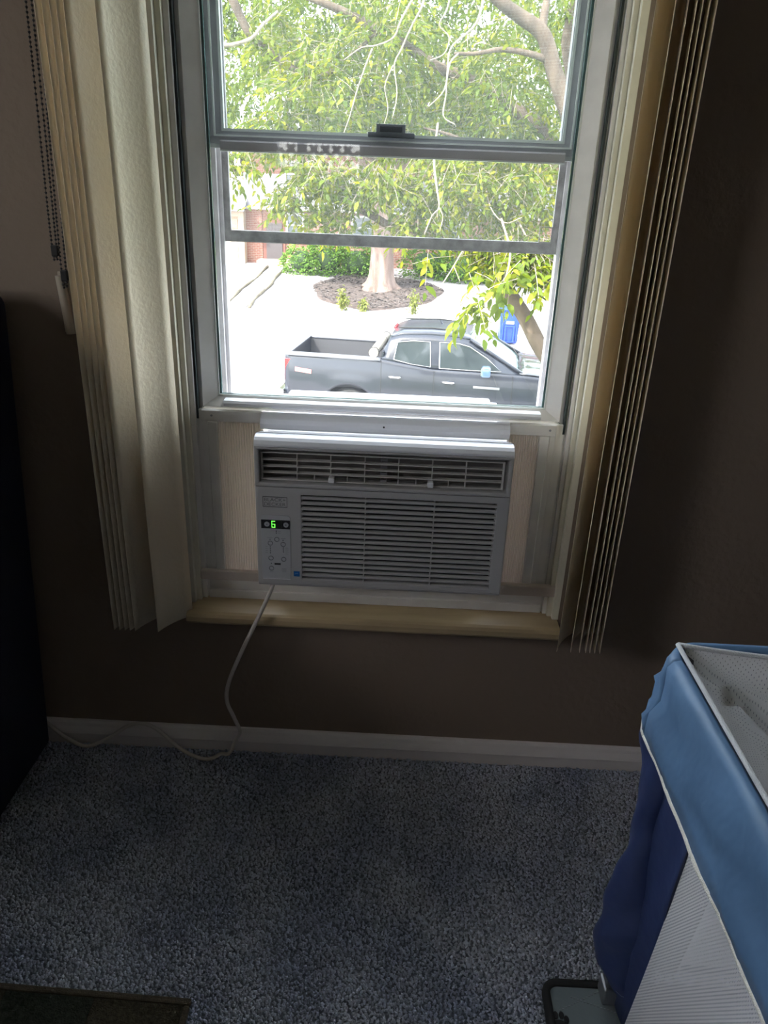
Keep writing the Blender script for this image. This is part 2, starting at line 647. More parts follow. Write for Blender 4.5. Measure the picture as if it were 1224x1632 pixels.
# upper sash
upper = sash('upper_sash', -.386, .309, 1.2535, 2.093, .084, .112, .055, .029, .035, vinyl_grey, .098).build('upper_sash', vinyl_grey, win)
wmb().ring((-.333, .26, 1.280, 2.060), (-.3285, .2555, 1.2845, 2.0555), 1, .0905, .0945).build('glazing_bead', bead_m, upper)
wmb().ring((-.345, .272, 1.272, 2.070), (-.3425, .2695, 1.2745, 2.0675), 1, .083, .088).build('glazing_bead', bead_m, upper)
wmb().box(-.332, .259, .101, .104, 1.281, 2.06).build('glass_pane', glass2_m, upper)
flange_m = M('vinyl_lavender', (0.50, 0.46, 0.48), 0.45)
wmb().prism([(.084, 1.266), (.072, 1.2655), (.070, 1.263), (.070, 1.2505), (.084, 1.2485)], 0, -.332, .2605).build('meeting_flange', flange_m, upper)
wmb().box(-.332, .2605, .070, .084, 1.2478, 1.2503).build('lit_flange_edge', white_m, upper)  # white strip stands for light on the flange's lower edge
lk = wmb().bbox(-.078, .002, .074, .086, 1.279, 1.287, .001)
lk.bbox(-.064, -.058, .074, .086, 1.285, 1.299, .001).bbox(-.020, -.014, .074, .086, 1.285, 1.299, .001)
lk.bbox(-.064, -.014, .074, .086, 1.296, 1.2995, .001)
lko = lk.build('lock_keeper', M('keeper_grey', (0.12, 0.13, 0.14), 0.5), upper)
wmb().box(-.058, -.020, .078, .084, 1.286, 1.297).build('keeper_recess', dark_m, upper)

# outer storm frame and half-raised insect screen
outer_m = M('outer_vinyl', (0.62, 0.58, 0.60), 0.5, var=0.12, vscale=40)
wmb().box(-.389, -.352, .118, .150, .40, 2.09).box(-.352, -.345, .127, .150, .40, 2.09).build('storm_stile', outer_m, win, bevel=.001)
wmb().box(.283, .3145, .118, .150, .40, 2.09).box(.276, .283, .127, .150, .40, 2.09).build('storm_stile', outer_m, win, bevel=.001)
wmb().box(-.345, .195, .128, .148, .785, .8035).build('storm_strip', white_m, win, bevel=.001)
scr_m = M('dirty_screen_frame', (0.27, 0.25, 0.25), 0.6, rgb2=(0.46, 0.43, 0.43), vscale=55, detail=6, bump=.4, bscale=200)
scr = wmb()
scr.box(-.3455, -.3335, .1335, .1425, 1.096, 2.085).box(.2645, .2765, .1335, .1425, 1.096, 2.085)
scr.box(-.3335, .2645, .1335, .1425, 1.096, 1.1165).box(-.3335, .2645, .1335, .1425, 2.07, 2.085)
scr.box(-.3335, .2645, .1315, .1335, 1.1125, 1.1165).box(-.3335, .2645, .1315, .1335, 1.096, 1.0985)
scro = scr.build('screen_frame', scr_m, win, bevel=.0007)
lab = wmb().ring((.241, .2645, 1.1165, 1.144), (.2425, .263, 1.118, 1.1425), 1, .1325, .1345)
lab.build('pull_tab', scr_m, scro)
# woven wires
wire_m = M('screen_wire', (0.42, 0.43, 0.42), 0.5)
vs, fs = [], []
p = 0.0021
r = 0.00014
sx0, sx1, sz0, sz1 = -.3335 - WO.x, .2645 - WO.x, 1.1165 - WO.z, 2.07 - WO.z
yy = .138 - WO.y


def wire(a, c, du, dv):
    k = len(vs)
    for q in (a, c):
        vs.extend([tuple(q[i] + du[i] for i in range(3)), tuple(q[i] + dv[i] for i in range(3)),
                   tuple(q[i] - du[i] for i in range(3)), tuple(q[i] - dv[i] for i in range(3))])
    for i in range(4):
        fs.append((k + i, k + (i + 1) % 4, k + 4 + (i + 1) % 4, k + 4 + i))


x = sx0 + p / 2
while x < sx1:
    wire((x, yy, sz0), (x, yy, sz1), (r, 0, 0), (0, r, 0))
    x += p
z = sz0 + p / 2
while z < sz1:
    wire((sx0, yy, z), (sx1, yy, z), (0, 0, r), (0, r, 0))
    z += p
wo_ = fast_mesh('screen_mesh', np.array(vs), np.array(fs), wire_m, scro)
wo_['kind'] = 'stuff'

# ================================================================== VERTICAL BLIND
vane_m = M('vane_vinyl', (0.95, 0.83, 0.62), 0.45, transl=0.14, bump=.25, bscale=120, var=.03, vscale=4)
bl = empty('vertical_blind', (-0.03, -0.06, 2.26))
tag(bl, 'cream vertical blind drawn apart into two stacks beside the window', 'blind')
BO = bl.location.copy()
MB(BO).bbox(-.68, .62, -.085, -.035, 2.262, 2.305, .003).build('head_rail', white_m, bl)
MB(BO).box(-.60, -.58, -.085, 0, 2.262, 2.30).build('bracket', white_m, bl)
MB(BO).box(.50, .52, -.085, 0, 2.262, 2.30).build('bracket', white_m, bl)


def vane(xn, dx, dy, yn=-.095, zb=.37, sag=.006):
    m = MB(BO)
    cols = 6
    zs = [zb, .9, 1.5, 2.18, 2.25]
    P = []
    nrm = Vector((-dy, dx, 0)).normalized()
    for z in zs:
        row = []
        for c in range(cols + 1):
            t = c / cols
            q = Vector((xn + dx * t, yn + dy * t, z)) + nrm * sag * (1 - (2 * t - 1) ** 2)
            row.append(q)
        P.append(row)
    m.grid(P)
    o = m.build('vane', vane_m, bl, smooth=True, solid=.0009)
    h = MB(BO)
    cx, cy = xn + dx / 2, yn + dy / 2
    h.box(cx - .004, cx + .004, cy - .004, cy + .004, 2.235, 2.27)
    h.build('carrier', white_m, o)
    return o


for xn, dx, dy in ((-.464, .052, .068), (-.510, .049, .070), (-.5205, .048, .071), (-.5305, .046, .072), (-.5415, .045, .072), (-.5525, .044, .073)):
    vane(xn, dx, dy)
for xn, dx, dy in ((.331, .046, .072), (.3585, .036, .077), (.376, .033, .078), (.388, .030, .080), (.3965, .028, .081), (.406, .027, .082), (.416, .026, .082)):
    vane(xn, dx, dy)

# looped control chain of black beads + fine white cord
chain_m = M('black_bead', (0.012, 0.012, 0.012), 0.35)


def beads(path, rad, gap):
    m = MB(BO)
    P = smooth_path(path, 260)
    acc = 0
    last = P[0]
    pts = [P[0]]
    for q in P[1:]:
        d = (q - last).length
        acc += d
        last = q
        if acc >= gap:
            pts.append(q)
            acc = 0
    for q in pts:
        bm = bmesh.new()
        bmesh.ops.create_icosphere(bm, subdivisions=1, radius=rad)
        for vv in bm.verts:
            vv.co += q
        m.bm(bm)
    return m, P


for x0, x1, zb, hook in ((-.590, -.601, 1.085, 1.115), (-.5715, -.590, 1.045, 1.07)):
    m, P = beads([(x0 - .004, -.028, 2.25), (x0 - .001, -.028, 1.6), (x1 - .004, -.026, hook), (x1, -.026, zb), (x1 + .004, -.026, hook), (x0 + .009, -.031, 1.6), (x0 + .006, -.031, 2.25)], .0024, .0062)
    co = m.build('bead_chain', chain_m, bl)
    co['kind'] = 'stuff'
    MB(BO).tube([(q.x, q.y, q.z) for q in P[::20]], .0005, 4).build('chain_cord', M('chain_cord', (.06, .055, .05), .6), co)
    MB(BO).bbox(x1 - .006, x1 + .006, -.030, -.022, zb - .012, zb + .006, .002).build('chain_joiner', chain_m, co)

# chain tensioner screwed to the wall
tn = tag(empty('chain_tensioner', (-.594, -.012, .93)), 'beige plastic chain tensioner with red tag on the wall left of the blind', 'tensioner')
TO = tn.location.copy()
ten_m = M('tensioner_beige', (0.40, 0.34, 0.26), 0.45)
MB(TO).bbox(-.612, -.584, -.006, 0.0, .940, 1.046, .002).build('back_plate', ten_m, tn)
MB(TO).tube([(-.604, -.013, 1.040), (-.597, -.013, .940)], .0085, 12).build('body', ten_m, tn, smooth='auto')
tg = MB(TO).bbox(-.589, -.574, -.010, -.004, .965, 1.003, .001)
tag(tg.build('warning_tag', M('tag_red', (0.50, 0.10, 0.05), 0.5), tn), 'faded red warning tag')
for k in range(3):
    pass

# ================================================================== NAVY FURNITURE AT LEFT
navy_m = M('navy_upholstery', (0.008, 0.010, 0.028), 0.8, bump=.4, bscale=400)
nv = tag(empty('upholstered_chair', (-1.15, -.55, 0)), 'dark navy upholstered chair with a tall padded side against the wall, left of the blind', 'chair')
NO = nv.location.copy()
# side panel, slightly overhanging towards its top, rounded upper corner
m = MB(NO)
prof = []
for k in range(7):
    a = math.pi / 2 * k / 6
    prof.append((-.722 + .032 * math.cos(math.pi / 2 - a) , .990 + .032 * math.sin(math.pi / 2 - a) ))
prof = [(-.752, .03)] + [(-.690 - .032 + .032 * math.sin(math.pi / 2 * (6 - k) / 6), .988 + .032 * math.cos(math.pi / 2 * (6 - k) / 6)) for k in range(7)]
prof = prof + [(-.86, 1.02), (-.86, .03)]
m.prism(prof, 1, -.34, -.042)
m.build('back_panel', navy_m, nv, bevel=.01)
prof2 = [(-.757, .03), (-.735, .60), (-.755, .625), (-.86, .625), (-.86, .03)]
MB(NO).prism(prof2, 1, -1.05, -.342).build('arm', navy_m, nv, bevel=.015)
MB(NO).bbox(-1.55, -.865, -.34, -.042, .35, 1.02, .03).build('backrest', navy_m, nv)
MB(NO).bbox(-1.55, -.865, -1.05, -.345, .12, .46, .04).build('seat', navy_m, nv)
MB(NO).bbox(-1.665, -1.555, -1.05, -.042, .03, .625, .02).build('arm', navy_m, nv)
for x in (-1.64, -.80):
    for y in (-1.02, -.08):
        MB(NO).tube([(x, y, 0), (x, y, .05)], .016, 8).build('leg', black_m, nv)

# ================================================================== RUG
rug_m = M('rug', (0.040, 0.034, 0.022), 0.95, rgb2=(0.085, 0.072, 0.05), vscale=160, bump=1.0, bscale=350, spec=.1)
rug2_m = M('rug_dark', (0.022, 0.024, 0.018), 0.95, rgb2=(0.05, 0.055, 0.042), vscale=160, bump=1.0, bscale=350, spec=.1)
bind_m = M('rug_binding', (0.085, 0.066, 0.042), 0.9, var=.2, vscale=120, bump=.6, bscale=400)
rg = tag(empty('area_rug', (-.50, -1.1, 0)), 'dark brown rug with a bound edge lying on the grey-blue carpet', 'rug')
RO = rg.location.copy()
th = math.radians(-1.5)


def rp_(u, v, z):      # rug coordinates: u left from corner, v towards viewer
    c = Vector((-.288, -.588, z))
    return c + Vector((-math.cos(th) * u - math.sin(th) * 0, math.sin(-th) * u, 0)) + Vector((0.0, -v, 0))


def rug_box(u0, u1, v0, v1, z0, z1, name, m, bev=.003):
    o = MB(RO)
    v = [rp_(u, vv, z) for u in (u0, u1) for vv in (v0, v1) for z in (z0, z1)]
    o.add(v, [(0, 1, 3, 2), (4, 6, 7, 5), (0, 4, 5, 1), (2, 3, 7, 6), (0, 2, 6, 4), (1, 5, 7, 3)])
    return o.build(name, m, rg, bevel=bev)


rug_box(0, .44, 0, .011, .0055, .0155, 'binding', bind_m)
rug_box(0, .010, .0115, 1.0, .0055, .0155, 'binding', bind_m)
k = 0
for i in range(3):
    for j in range(8):
        rug_box(.0105 + i * .143, .0105 + (i + 1) * .143 - .0006, .0115 + j * .118, .0115 + (j + 1) * .118 - .0006, .0055, .0145, 'rug_block', rug_m if (i + j) % 2 == 0 else rug2_m, .002)

# ================================================================== AIR CONDITIONER
ac = tag(empty('air_conditioner', (-.028, -.02, .44)), 'white window air conditioner set under the raised sash on the sill', 'air conditioner')
AO = ac.location.copy()


def am():
    return MB(AO)


F = -.075
am().bbox(-.258, .203, -.018, .34, .474, .762, .006).build('cabinet', M('cabinet_metal', (.70, .70, .70), .45), ac)
# front: cap, vent surround and lower panel
cap_m = M('ac_cap', (0.70, 0.70, 0.73), 0.3)
prof = [(0.016, .757), (0.010, .7665), (-.040, .7795), (-.056, .7815), (-.066, .7795), (-.0725, .775), (-.0765, .7685), (-.0765, .764), (-.03, .762), (0.0, .755)]
am().prism(prof, 0, -.263, .2085).build('top_cap', cap_m, ac, bevel=.0012)
am().box(-.2632, .2087, -.0437, -.0425, .7785, .7808).build('cap_seam', dark_m, ac)
fp = am()
fp.ring((-.263, .2085, .6865, .764), (-.2545, .2005, .6945, .7585), 1, -.0765, -.030)
fp.build('vent_surround', ac_m, ac, bevel=.0025)
lp = am()
# lower panel as a plate with an opening for the intake grille
lp.ring((-.263, .2095, .4835, .6855), (-.177, .186, .492, .6725), 1, -.0745, -.050)
prof = [(-.0745, .4835), (-.072, .4775), (-.064, .474), (-.02, .474), (-.02, .4835)]
lp.prism(prof, 0, -.263, .2095)
lp.box(-.263, -.255, -.05, -.0, .474, .76).box(.2015, .2095, -.05, -.0, .474, .76)
lp.build('front_panel', ac_m, ac, bevel=.002)
am().box(-.255, .2015, -.046, -.040, .48, .69).build('filter', black_m, ac)
am().box(-.255, .2015, -.034, -.028, .69, .764).build('vent_back', M('vent_grey', (.17, .155, .145), .45), ac)
# intake slats
n_s = 17
zb, zt = .4925, .6725
sp = (zt - zb) / (n_s - .35)
s0 = None
for i in range(n_s):
    if s0 is None:
        q = MB((0, 0, 0))
        q.prism([(-.0740, -.0018), (-.0740, .0020), (-.0720, .0030), (-.067, .0030), (-.067, -.0018), (-.0720, -.0022)], 0, -.1772, .1862)
        s0 = q.build('slat', ac_m, ac)
        s = s0
    else:
        s = s0.copy()
        COL.objects.link(s)
        s.parent = ac
    s.location = Vector((0, 0, zb + i * sp)) - AO
for x in (-.0577, .0712):
    am().box(x - .001, x + .001, -.0738, -.060, .492, .6725).build('divider', ac_m, ac)
# outlet louvres
lf_m = M('louvre_plastic', (0.55, 0.53, 0.50), 0.4)
am().ring((-.2525, .1945, .6965, .7515), (-.2495, .1915, .6990, .7490), 1, -.066, -.058).build('louvre_frame', lf_m, ac, bevel=.0006)
h0 = None
for z in (.7115, .7240, .7365):
    am().box(-.2495, .1915, -.0665, -.056, z - .0009, z + .0009).build('louvre', lf_m, ac)
for x in (-.186, -.124, -.061, .001, .063, .125):
    am().box(x - .0008, x + .0008, -.0645, -.054, .6990, .7490).build('louvre_rib', lf_m, ac)
for x in (-.154, -.093, .034, .094):
    am().box(x - .0006, x + .0006, -.0645, -.056, .6990, .7115).build('louvre_rib', lf_m, ac)
for x in (-.1215, .0605):
    am().bbox(x - .0055, x + .0055, -.0735, -.060, .6975, .7080, .0015).build('louvre_tab', white_m, ac)
mid = am()
mid.box(-.0325, -.0315, -.052, -.034, .696, .757).box(-.0215, -.0205, -.052, -.034, .696, .757)
for z in (.698, .712, .726, .740, .752):
    mid.box(-.0315, -.0215, -.052, -.050, z - .002, z + .003)
mid.build('louvre_hinge', M('hinge_grey', (.25, .25, .26), .4), ac)
# badge with lettering
bad_m = M('badge_print', (0.10, 0.10, 0.10), 0.5)
bd = am().ring((-.2495, -.2035, .6455, .6665), (-.2485, -.2045, .6465, .6655), 1, -.0752, -.0744)
bd = bd.build('badge', bad_m, ac)
for s, z in (('BLACK+', .6572), ('DECKER', .6482)):
    v, f = text_mesh(s, .0092)
    xs = [p[0] for p in v]
    k = .040 / (max(xs) - min(xs))
    q = am()
    q.add([((-.2465 + (p[0] - min(xs)) * k), -.0749, z + p[2] * 1.02) for p in v], f)
    q.build('lettering', bad_m, bd)
# control panel
cp_m = M('control_film', (0.43, 0.43, 0.44), 0.35)


def rrect(x0, x1, z0, z1, r, k=5):
    P = []
    for cx, cz, a0 in ((x1 - r, z0 + r, -90), (x1 - r, z1 - r, 0), (x0 + r, z1 - r, 90), (x0 + r, z0 + r, 180)):
        for i in range(k + 1):
            a = math.radians(a0 + 90 * i / k)
            P.append((cx + r * math.cos(a), cz + r * math.sin(a)))
    return P


cpo = am().prism(rrect(-.254, -.1985, .4930, .6290, .006), 1, -.0757, -.0740).build('control_panel', cp_m, ac, bevel=.0004)
am().prism([(-.253, .4945), (-.1995, .4945), (-.1995, .4932), (-.253, .4932)], 1, -.0767, -.0757).build('panel_lip', white_m, cpo)
am().box(-.2535, -.1990, -.0762, -.0756, .6015, .6195).build('display_band', black_m, cpo)
dig_m = M('green_digit', (0.18, 1.0, 0.10), 0.5, emit=0.7)
dg = am()
x0, z0, W_, H_ = -.2330, .6045, .0055, .0125
t = .0011
segs = {'a': (0, H_, W_, H_), 'g': (0, H_ / 2, W_, H_ / 2), 'd': (0, 0, W_, 0), 'f': (0, H_ / 2, 0, H_), 'e': (0, 0, 0, H_ / 2), 'c': (W_, 0, W_, H_ / 2)}
for s in 'agdfec':
    a, c, d, e = segs[s]
    dg.box(x0 + min(a, d) - t / 2, x0 + max(a, d) + t / 2, -.0765, -.0761, z0 + min(c, e) - t / 2, z0 + max(c, e) + t / 2)
tag(dg.build('digit', dig_m, cpo), 'glowing green digit 6')
am().ring((-.2355, -.2150, .6020, .6190), (-.2350, -.2155, .6025, .6185), 1, -.0764, -.0761).build('display_rim', M('rim_green', (.05, .10, .05), .4), cpo)
btn_m = M('button_grey', (0.40, 0.40, 0.42), 0.4)
mark_m = M('print_dark', (0.03, 0.03, 0.035), 0.5)
for x in (-.2425, -.2065):
    bo = am().disc((x, -.0757, .6105), .0050, 1, -.0012, 18).build('button', btn_m, cpo)
    am().prism([(x - .0016, .6097), (x + .0016, .6097), (x, .6120)], 1, -.0772, -.0769).build('arrow_mark', mark_m, bo)
for x, z in ((-.2370, .5705), (-.2125, .5690), (-.2245, .5790), (-.2365, .5385), (-.2120, .5370), (-.2360, .5165)):
    q = am()
    n_ = 20
    v, f = [], []
    for k in range(n_):
        a = 2 * math.pi * k / n_
        for rr, y in ((.0050, -.0757), (.0050, -.0764), (.0038, -.0764), (.0038, -.0757)):
            v.append((x + rr * math.cos(a), y, z + rr * math.sin(a)))
    for k in range(n_):
        for e in range(4):
            f.append((k * 4 + e, k * 4 + (e + 1) % 4, ((k + 1) % n_) * 4 + (e + 1) % 4, ((k + 1) % n_) * 4 + e))
    q.add(v, f)
    q.build('button', M('button_ring', (.16, .16, .17), .5), cpo)
q = am()
for x, z in ((-.2250, .5965), (-.2250, .5925), (-.2375, .5785), (-.2125, .5775)):
    q.box(x - .0009, x + .0009, -.0760, -.0756, z - .0009, z + .0009)
for i in range(4):
    q.box(-.2382, -.2362, -.0760, -.0756, .5615 - i * .0042, .5633 - i * .0042)
    if i < 3:
        q.box(-.2132, -.2112, -.0760, -.0756, .5605 - i * .0042, .5623 - i * .0042)
q.box(-.2369, -.2352, -.0760, -.0756, .5262, .5280)
tag(q.build('indicator', mark_m, cpo), kind='stuff')
q = am()
for x, z, w_ in ((-.219, .5965, .005), (-.219, .5925, .005), (-.2375, .5820, .010), (-.2120, .5812, .009), (-.2445, .5624, .004), (-.2445, .5582, .004), (-.2445, .5540, .004), (-.2445, .5498, .004),
                 (-.2055, .5613, .006), (-.2055, .5571, .006), (-.2055, .5529, .006), (-.2055, .5487, .006), (-.2360, .5085, .007), (-.2115, .5160, .009), (-.2115, .5130, .009), (-.2115, .5100, .008)):
    q.box(x - w_ / 2, x + w_ / 2, -.0759, -.0756, z - .0004, z + .0004)
tag(q.build('caption_print', M('caption_grey', (.25, .25, .26), .5), cpo), kind='stuff')
am().bbox(-.2300, -.2180, -.0765, -.0756, .5245, .5282, .0004).build('remote_sensor', black_m, cpo)
stk = am().box(-.1930, -.1815, -.0751, -.0744, .5005, .5115).build('sticker', M('blue_sticker', (0.01, 0.12, 0.36), 0.4), ac)
am().tube([(-.1905, -.0752, .5055), (-.1885, -.0752, .5075), (-.1865, -.0752, .5062), (-.1845, -.0752, .5082)], .0004, 5).build('sticker_print', M('sticker_white', (.3, .45, .6), .5), stk)

# mounting rail and accordion curtains
rail_m = M('rail_white', (0.72, 0.72, 0.75), 0.35)
prof = [(.031, .767), (.014, .768), (.008, .772), (.0065, .781), (.010, .790), (.020, .7975), (.031, .7985)]
am().prism(prof, 0, -.266, .2085).build('top_rail', rail_m, ac, bevel=.001)
am().disc((-.0305, .0075, .7845), .0018, 1, -.0008, 12).build('screw_hole', black_m, ac)
cur_m = M('curtain_vinyl', (0.84, 0.78, 0.73), 0.5, transl=0.5)
for side, xa, xb in ((-1, -.381, -.266), (1, .2085, .297)):
    c = am()
    c.box(xa, xb, .020, .034, .777, .7985)                         # channel under the sash
    if side < 0:
        c.box(xa, xa + .011, .022, .034, .452, .777).box(xa + .0125, xa + .030, .018, .034, .452, .777)
    else:
        c.box(xb - .011, xb, .022, .034, .452, .777).box(xb - .030, xb - .0125, .018, .034, .452, .777)
    c.box(xa, xb, .022, .034, .4395, .452)
    co = c.build('curtain_frame', vinyl_m, ac, bevel=.001)
    pa, pb = (xa + .030, xb + .002) if side < 0 else (xb - .030, xa - .002)
    N = 17 if side < 0 else 14
    rows = []
    for z in (.452, .777):
        row = []
        for i in range(N):
            u0 = pa + (pb - pa) * i / N
            w_ = (pb - pa) / N
            row += [(u0, .0345, z), (u0 + w_ * .18, .0230, z), (u0 + w_ * .45, .0215, z), (u0 + w_ * .72, .0230, z), (u0 + w_ * .9, .0345, z)]
        rows.append(row)
    tag(am().grid(rows).build('pleats', cur_m, co, solid=.0008), kind='stuff')
    x = xa + .020 if side < 0 else xb - .014
    am().disc((x if side < 0 else xb - .012, .0200, .789), .0022, 1, -.0008, 12).build('screw', M('screw', (.35, .35, .36), .3, metal=.8), co)
    fo = am()
    if side < 0:
        fo.bbox(-.4015, -.262, .010, .0215, .4355, .4575, .0025)
    else:
        fo.bbox(.206, .3415, .006, .0215, .4345, .4580, .0025)
    fo.build('foam_strip', M('foam', (0.60, 0.52, 0.46), 0.8, bump=.3, bscale=300), ac)

# power cord
cord = smooth_path([(-.238, -.050, .476), (-.242, -.057, .456), (-.271, -.060, .388), (-.305, -.058, .311), (-.338, -.052, .225), (-.346, -.048, .172), (-.335, -.040, .122), (-.325, -.034, .080),
                    (-.335, -.030, .052), (-.350, -.040, .020), (-.369, -.034, .0115), (-.395, -.052, .0110), (-.432, -.045, .0125), (-.473, -.036, .033), (-.512, -.026, .064),
                    (-.547, -.021, .075), (-.583, -.021, .065), (-.628, -.027, .033), (-.676, -.034, .0135), (-.717, -.028, .025), (-.748, -.022, .045), (-.80, -.012, .09)], 8)
am().tube(cord, .0043, 10).build('power_cord', M('cord', (0.62, 0.56, 0.50), 0.45), ac, smooth=True)

# ================================================================== PLAYPEN
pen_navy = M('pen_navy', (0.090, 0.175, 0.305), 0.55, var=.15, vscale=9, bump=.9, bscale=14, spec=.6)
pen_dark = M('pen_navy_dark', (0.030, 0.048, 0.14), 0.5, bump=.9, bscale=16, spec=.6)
pen_net = net_mat('pen_net', (0.90, 0.89, 0.90), .0042, .0034, .0012)
cover_net = net_mat('cover_net', (0.90, 0.89, 0.90), .0042, .0034, .0015)
pipe_m = M('cream_piping', (0.78, 0.75, 0.66), 0.7, bump=.6, bscale=600)
trim_m = M('dark_trim', (0.02, 0.025, 0.05), 0.7)
tube_m = M('grey_tube', (0.13, 0.135, 0.15), 0.4, metal=.4)
met_m = M('bright_metal', (0.45, 0.46, 0.48), 0.3, metal=.8)
pn = tag(empty('playpen', (.70, -1.0, 0)), 'navy blue fabric playpen with white net sides and net cover on the carpet', 'playpen')
PO = pn.location.copy()


def pm():
    return MB(PO)


X0, X1, Y0, Y1, ZR = .372, 1.06, -1.62, -.487, .650      # rim rectangle (Y1 is the wall side)
rng = random.Random(3)


def wob(s, t, a, k):
    return a * (math.sin(s * 7.3 + k) * math.sin(t * 5.1 + 1.7 * k) + .5 * math.sin(s * 17.1 + 2.2 * k + t * 6))


# fabric skirt around the rim: rounded corners, flares outward to its lower edge
def rim_loop(off, z, n=10, rad=.045):
    P = []
    for cx, cy, a0 in ((X0 + rad, Y1 - rad, 180), (X1 - rad, Y1 - rad, 90), (X1 - rad, Y0 + rad, 0), (X0 + rad, Y0 + rad, -90)):
        for i in range(n + 1):
            a = math.radians(a0 - 90 * i / n)
            P.append(Vector((cx + (rad + off) * math.cos(a), cy + (rad + off) * math.sin(a), z)))
    return P


def dense(loop, step=.03):
    out = []
    for i in range(len(loop)):
        a, c = loop[i], loop[(i + 1) % len(loop)]
        k = max(1, int(round((c - a).length / step)))
        for j in range(k):
            out.append(a.lerp(c, j / k))
    return out


base_loop = rim_loop(0, ZR)
cuts = []
for i in range(len(base_loop)):
    a, c = base_loop[i], base_loop[(i + 1) % len(base_loop)]
    cuts.append(max(1, int(round((c - a).length / .025))))


def loop_at(off, z):
    L = rim_loop(off, z)
    out = []
    for i in range(len(L)):
        a, c = L[i], L[(i + 1) % len(L)]
        for j in range(cuts[i]):
            out.append(a.lerp(c, j / cuts[i]))
    return out


levels = [(-.016, ZR - .004), (-.006, ZR + .006), (.002, ZR + .004), (.006, ZR - .006), (.009, ZR - .03), (.012, ZR - .055), (.015, ZR - .08), (.018, ZR - .10), (.020, ZR - .118)]
rows = []
for li, (off, z) in enumerate(levels):
    L = loop_at(off, z)
    row = []
    for i, p in enumerate(L):
        t = i / len(L) * 14
        amp = .010 * (0, 0, 0, .25, .6, .9, .9, .6, .3)[li]
        nrm = (p - Vector(((X0 + X1) / 2, (Y0 + Y1) / 2, p.z)))
        nrm.z = 0
        nrm.normalize()
        q = p + nrm * wob(t, li * .35, amp, 1.3)
        row.append(q)
    row.append(row[0])
    rows.append(row)
rows_skirt = rows
pm().grid(rows).build('rim_skirt', pen_navy, pn, smooth=True, solid=.003)
# cream piping along the lower edge of the skirt
pm().tube(rows[-1], .0036, 6).build('piping', pipe_m, pn, smooth=True)
pm().tube(loop_at(-.014, ZR - .012) + [loop_at(-.014, ZR - .012)[0]], .013, 8).build('rim_tube', tube_m, pn, smooth=True)
# net cover sagging from the rim, gathered towards the corner near the wall
nx_, ny_ = 36, 60
P, UV = [], []
for j in range(ny_ + 1):
    row = []
    for i in range(nx_ + 1):
        u, v = i / nx_, j / ny_
        x = X0 + .012 + (X1 - X0 - .024) * u
        y = Y1 - .012 - (Y1 - Y0 - .024) * v - .035 * math.sin(math.pi * u) ** .8 * (1 - v)
        e = min(u, 1 - u) * (X1 - X0)
        e2 = min(v, 1 - v) * (Y1 - Y0)
        d = min(e, e2)
        sag = .16 * (1 - math.exp(-d / .20))
        ang = math.atan2(v * (Y1 - Y0) + .001, u * (X1 - X0) + .001)
        rad = math.hypot(v * (Y1 - Y0), u * (X1 - X0))
        fold = .012 * math.sin(ang * 15) * min(1, d / .05) * math.exp(-rad / .5)
        row.append((x, y, ZR + .009 - sag + fold))
        UV.append((x, y))
    P.append(row)
cv = pm().grid(P)
cvo = cv.build('net_cover', cover_net, pn, smooth=True, fix=False)


def planar_uv(o, fu):
    me = o.data
    uvl = me.uv_layers.new(name='uv')
    for lp in me.loops:
        c = me.vertices[lp.vertex_index].co
        uvl.data[lp.index].uv = fu(c)


planar_uv(cvo, lambda c: ((c.x + c.y * .25) * 1.0, (c.y * .9 - c.x * .55 - c.z * .4)))
edge = [Vector(P[0][i]) for i in range(nx_ + 1)] + [Vector(P[j][nx_]) for j in range(1, ny_ + 1)] + [Vector(P[ny_][i]) for i in range(nx_ - 1, -1, -1)] + [Vector(P[j][0]) for j in range(ny_ - 1, -1, -1)]
pm().tube([e + Vector((0, 0, .001)) for e in edge], .0034, 6).build('cover_binding', M('net_binding', (.74, .74, .74), .8, bump=.8, bscale=900), pn, smooth=True)
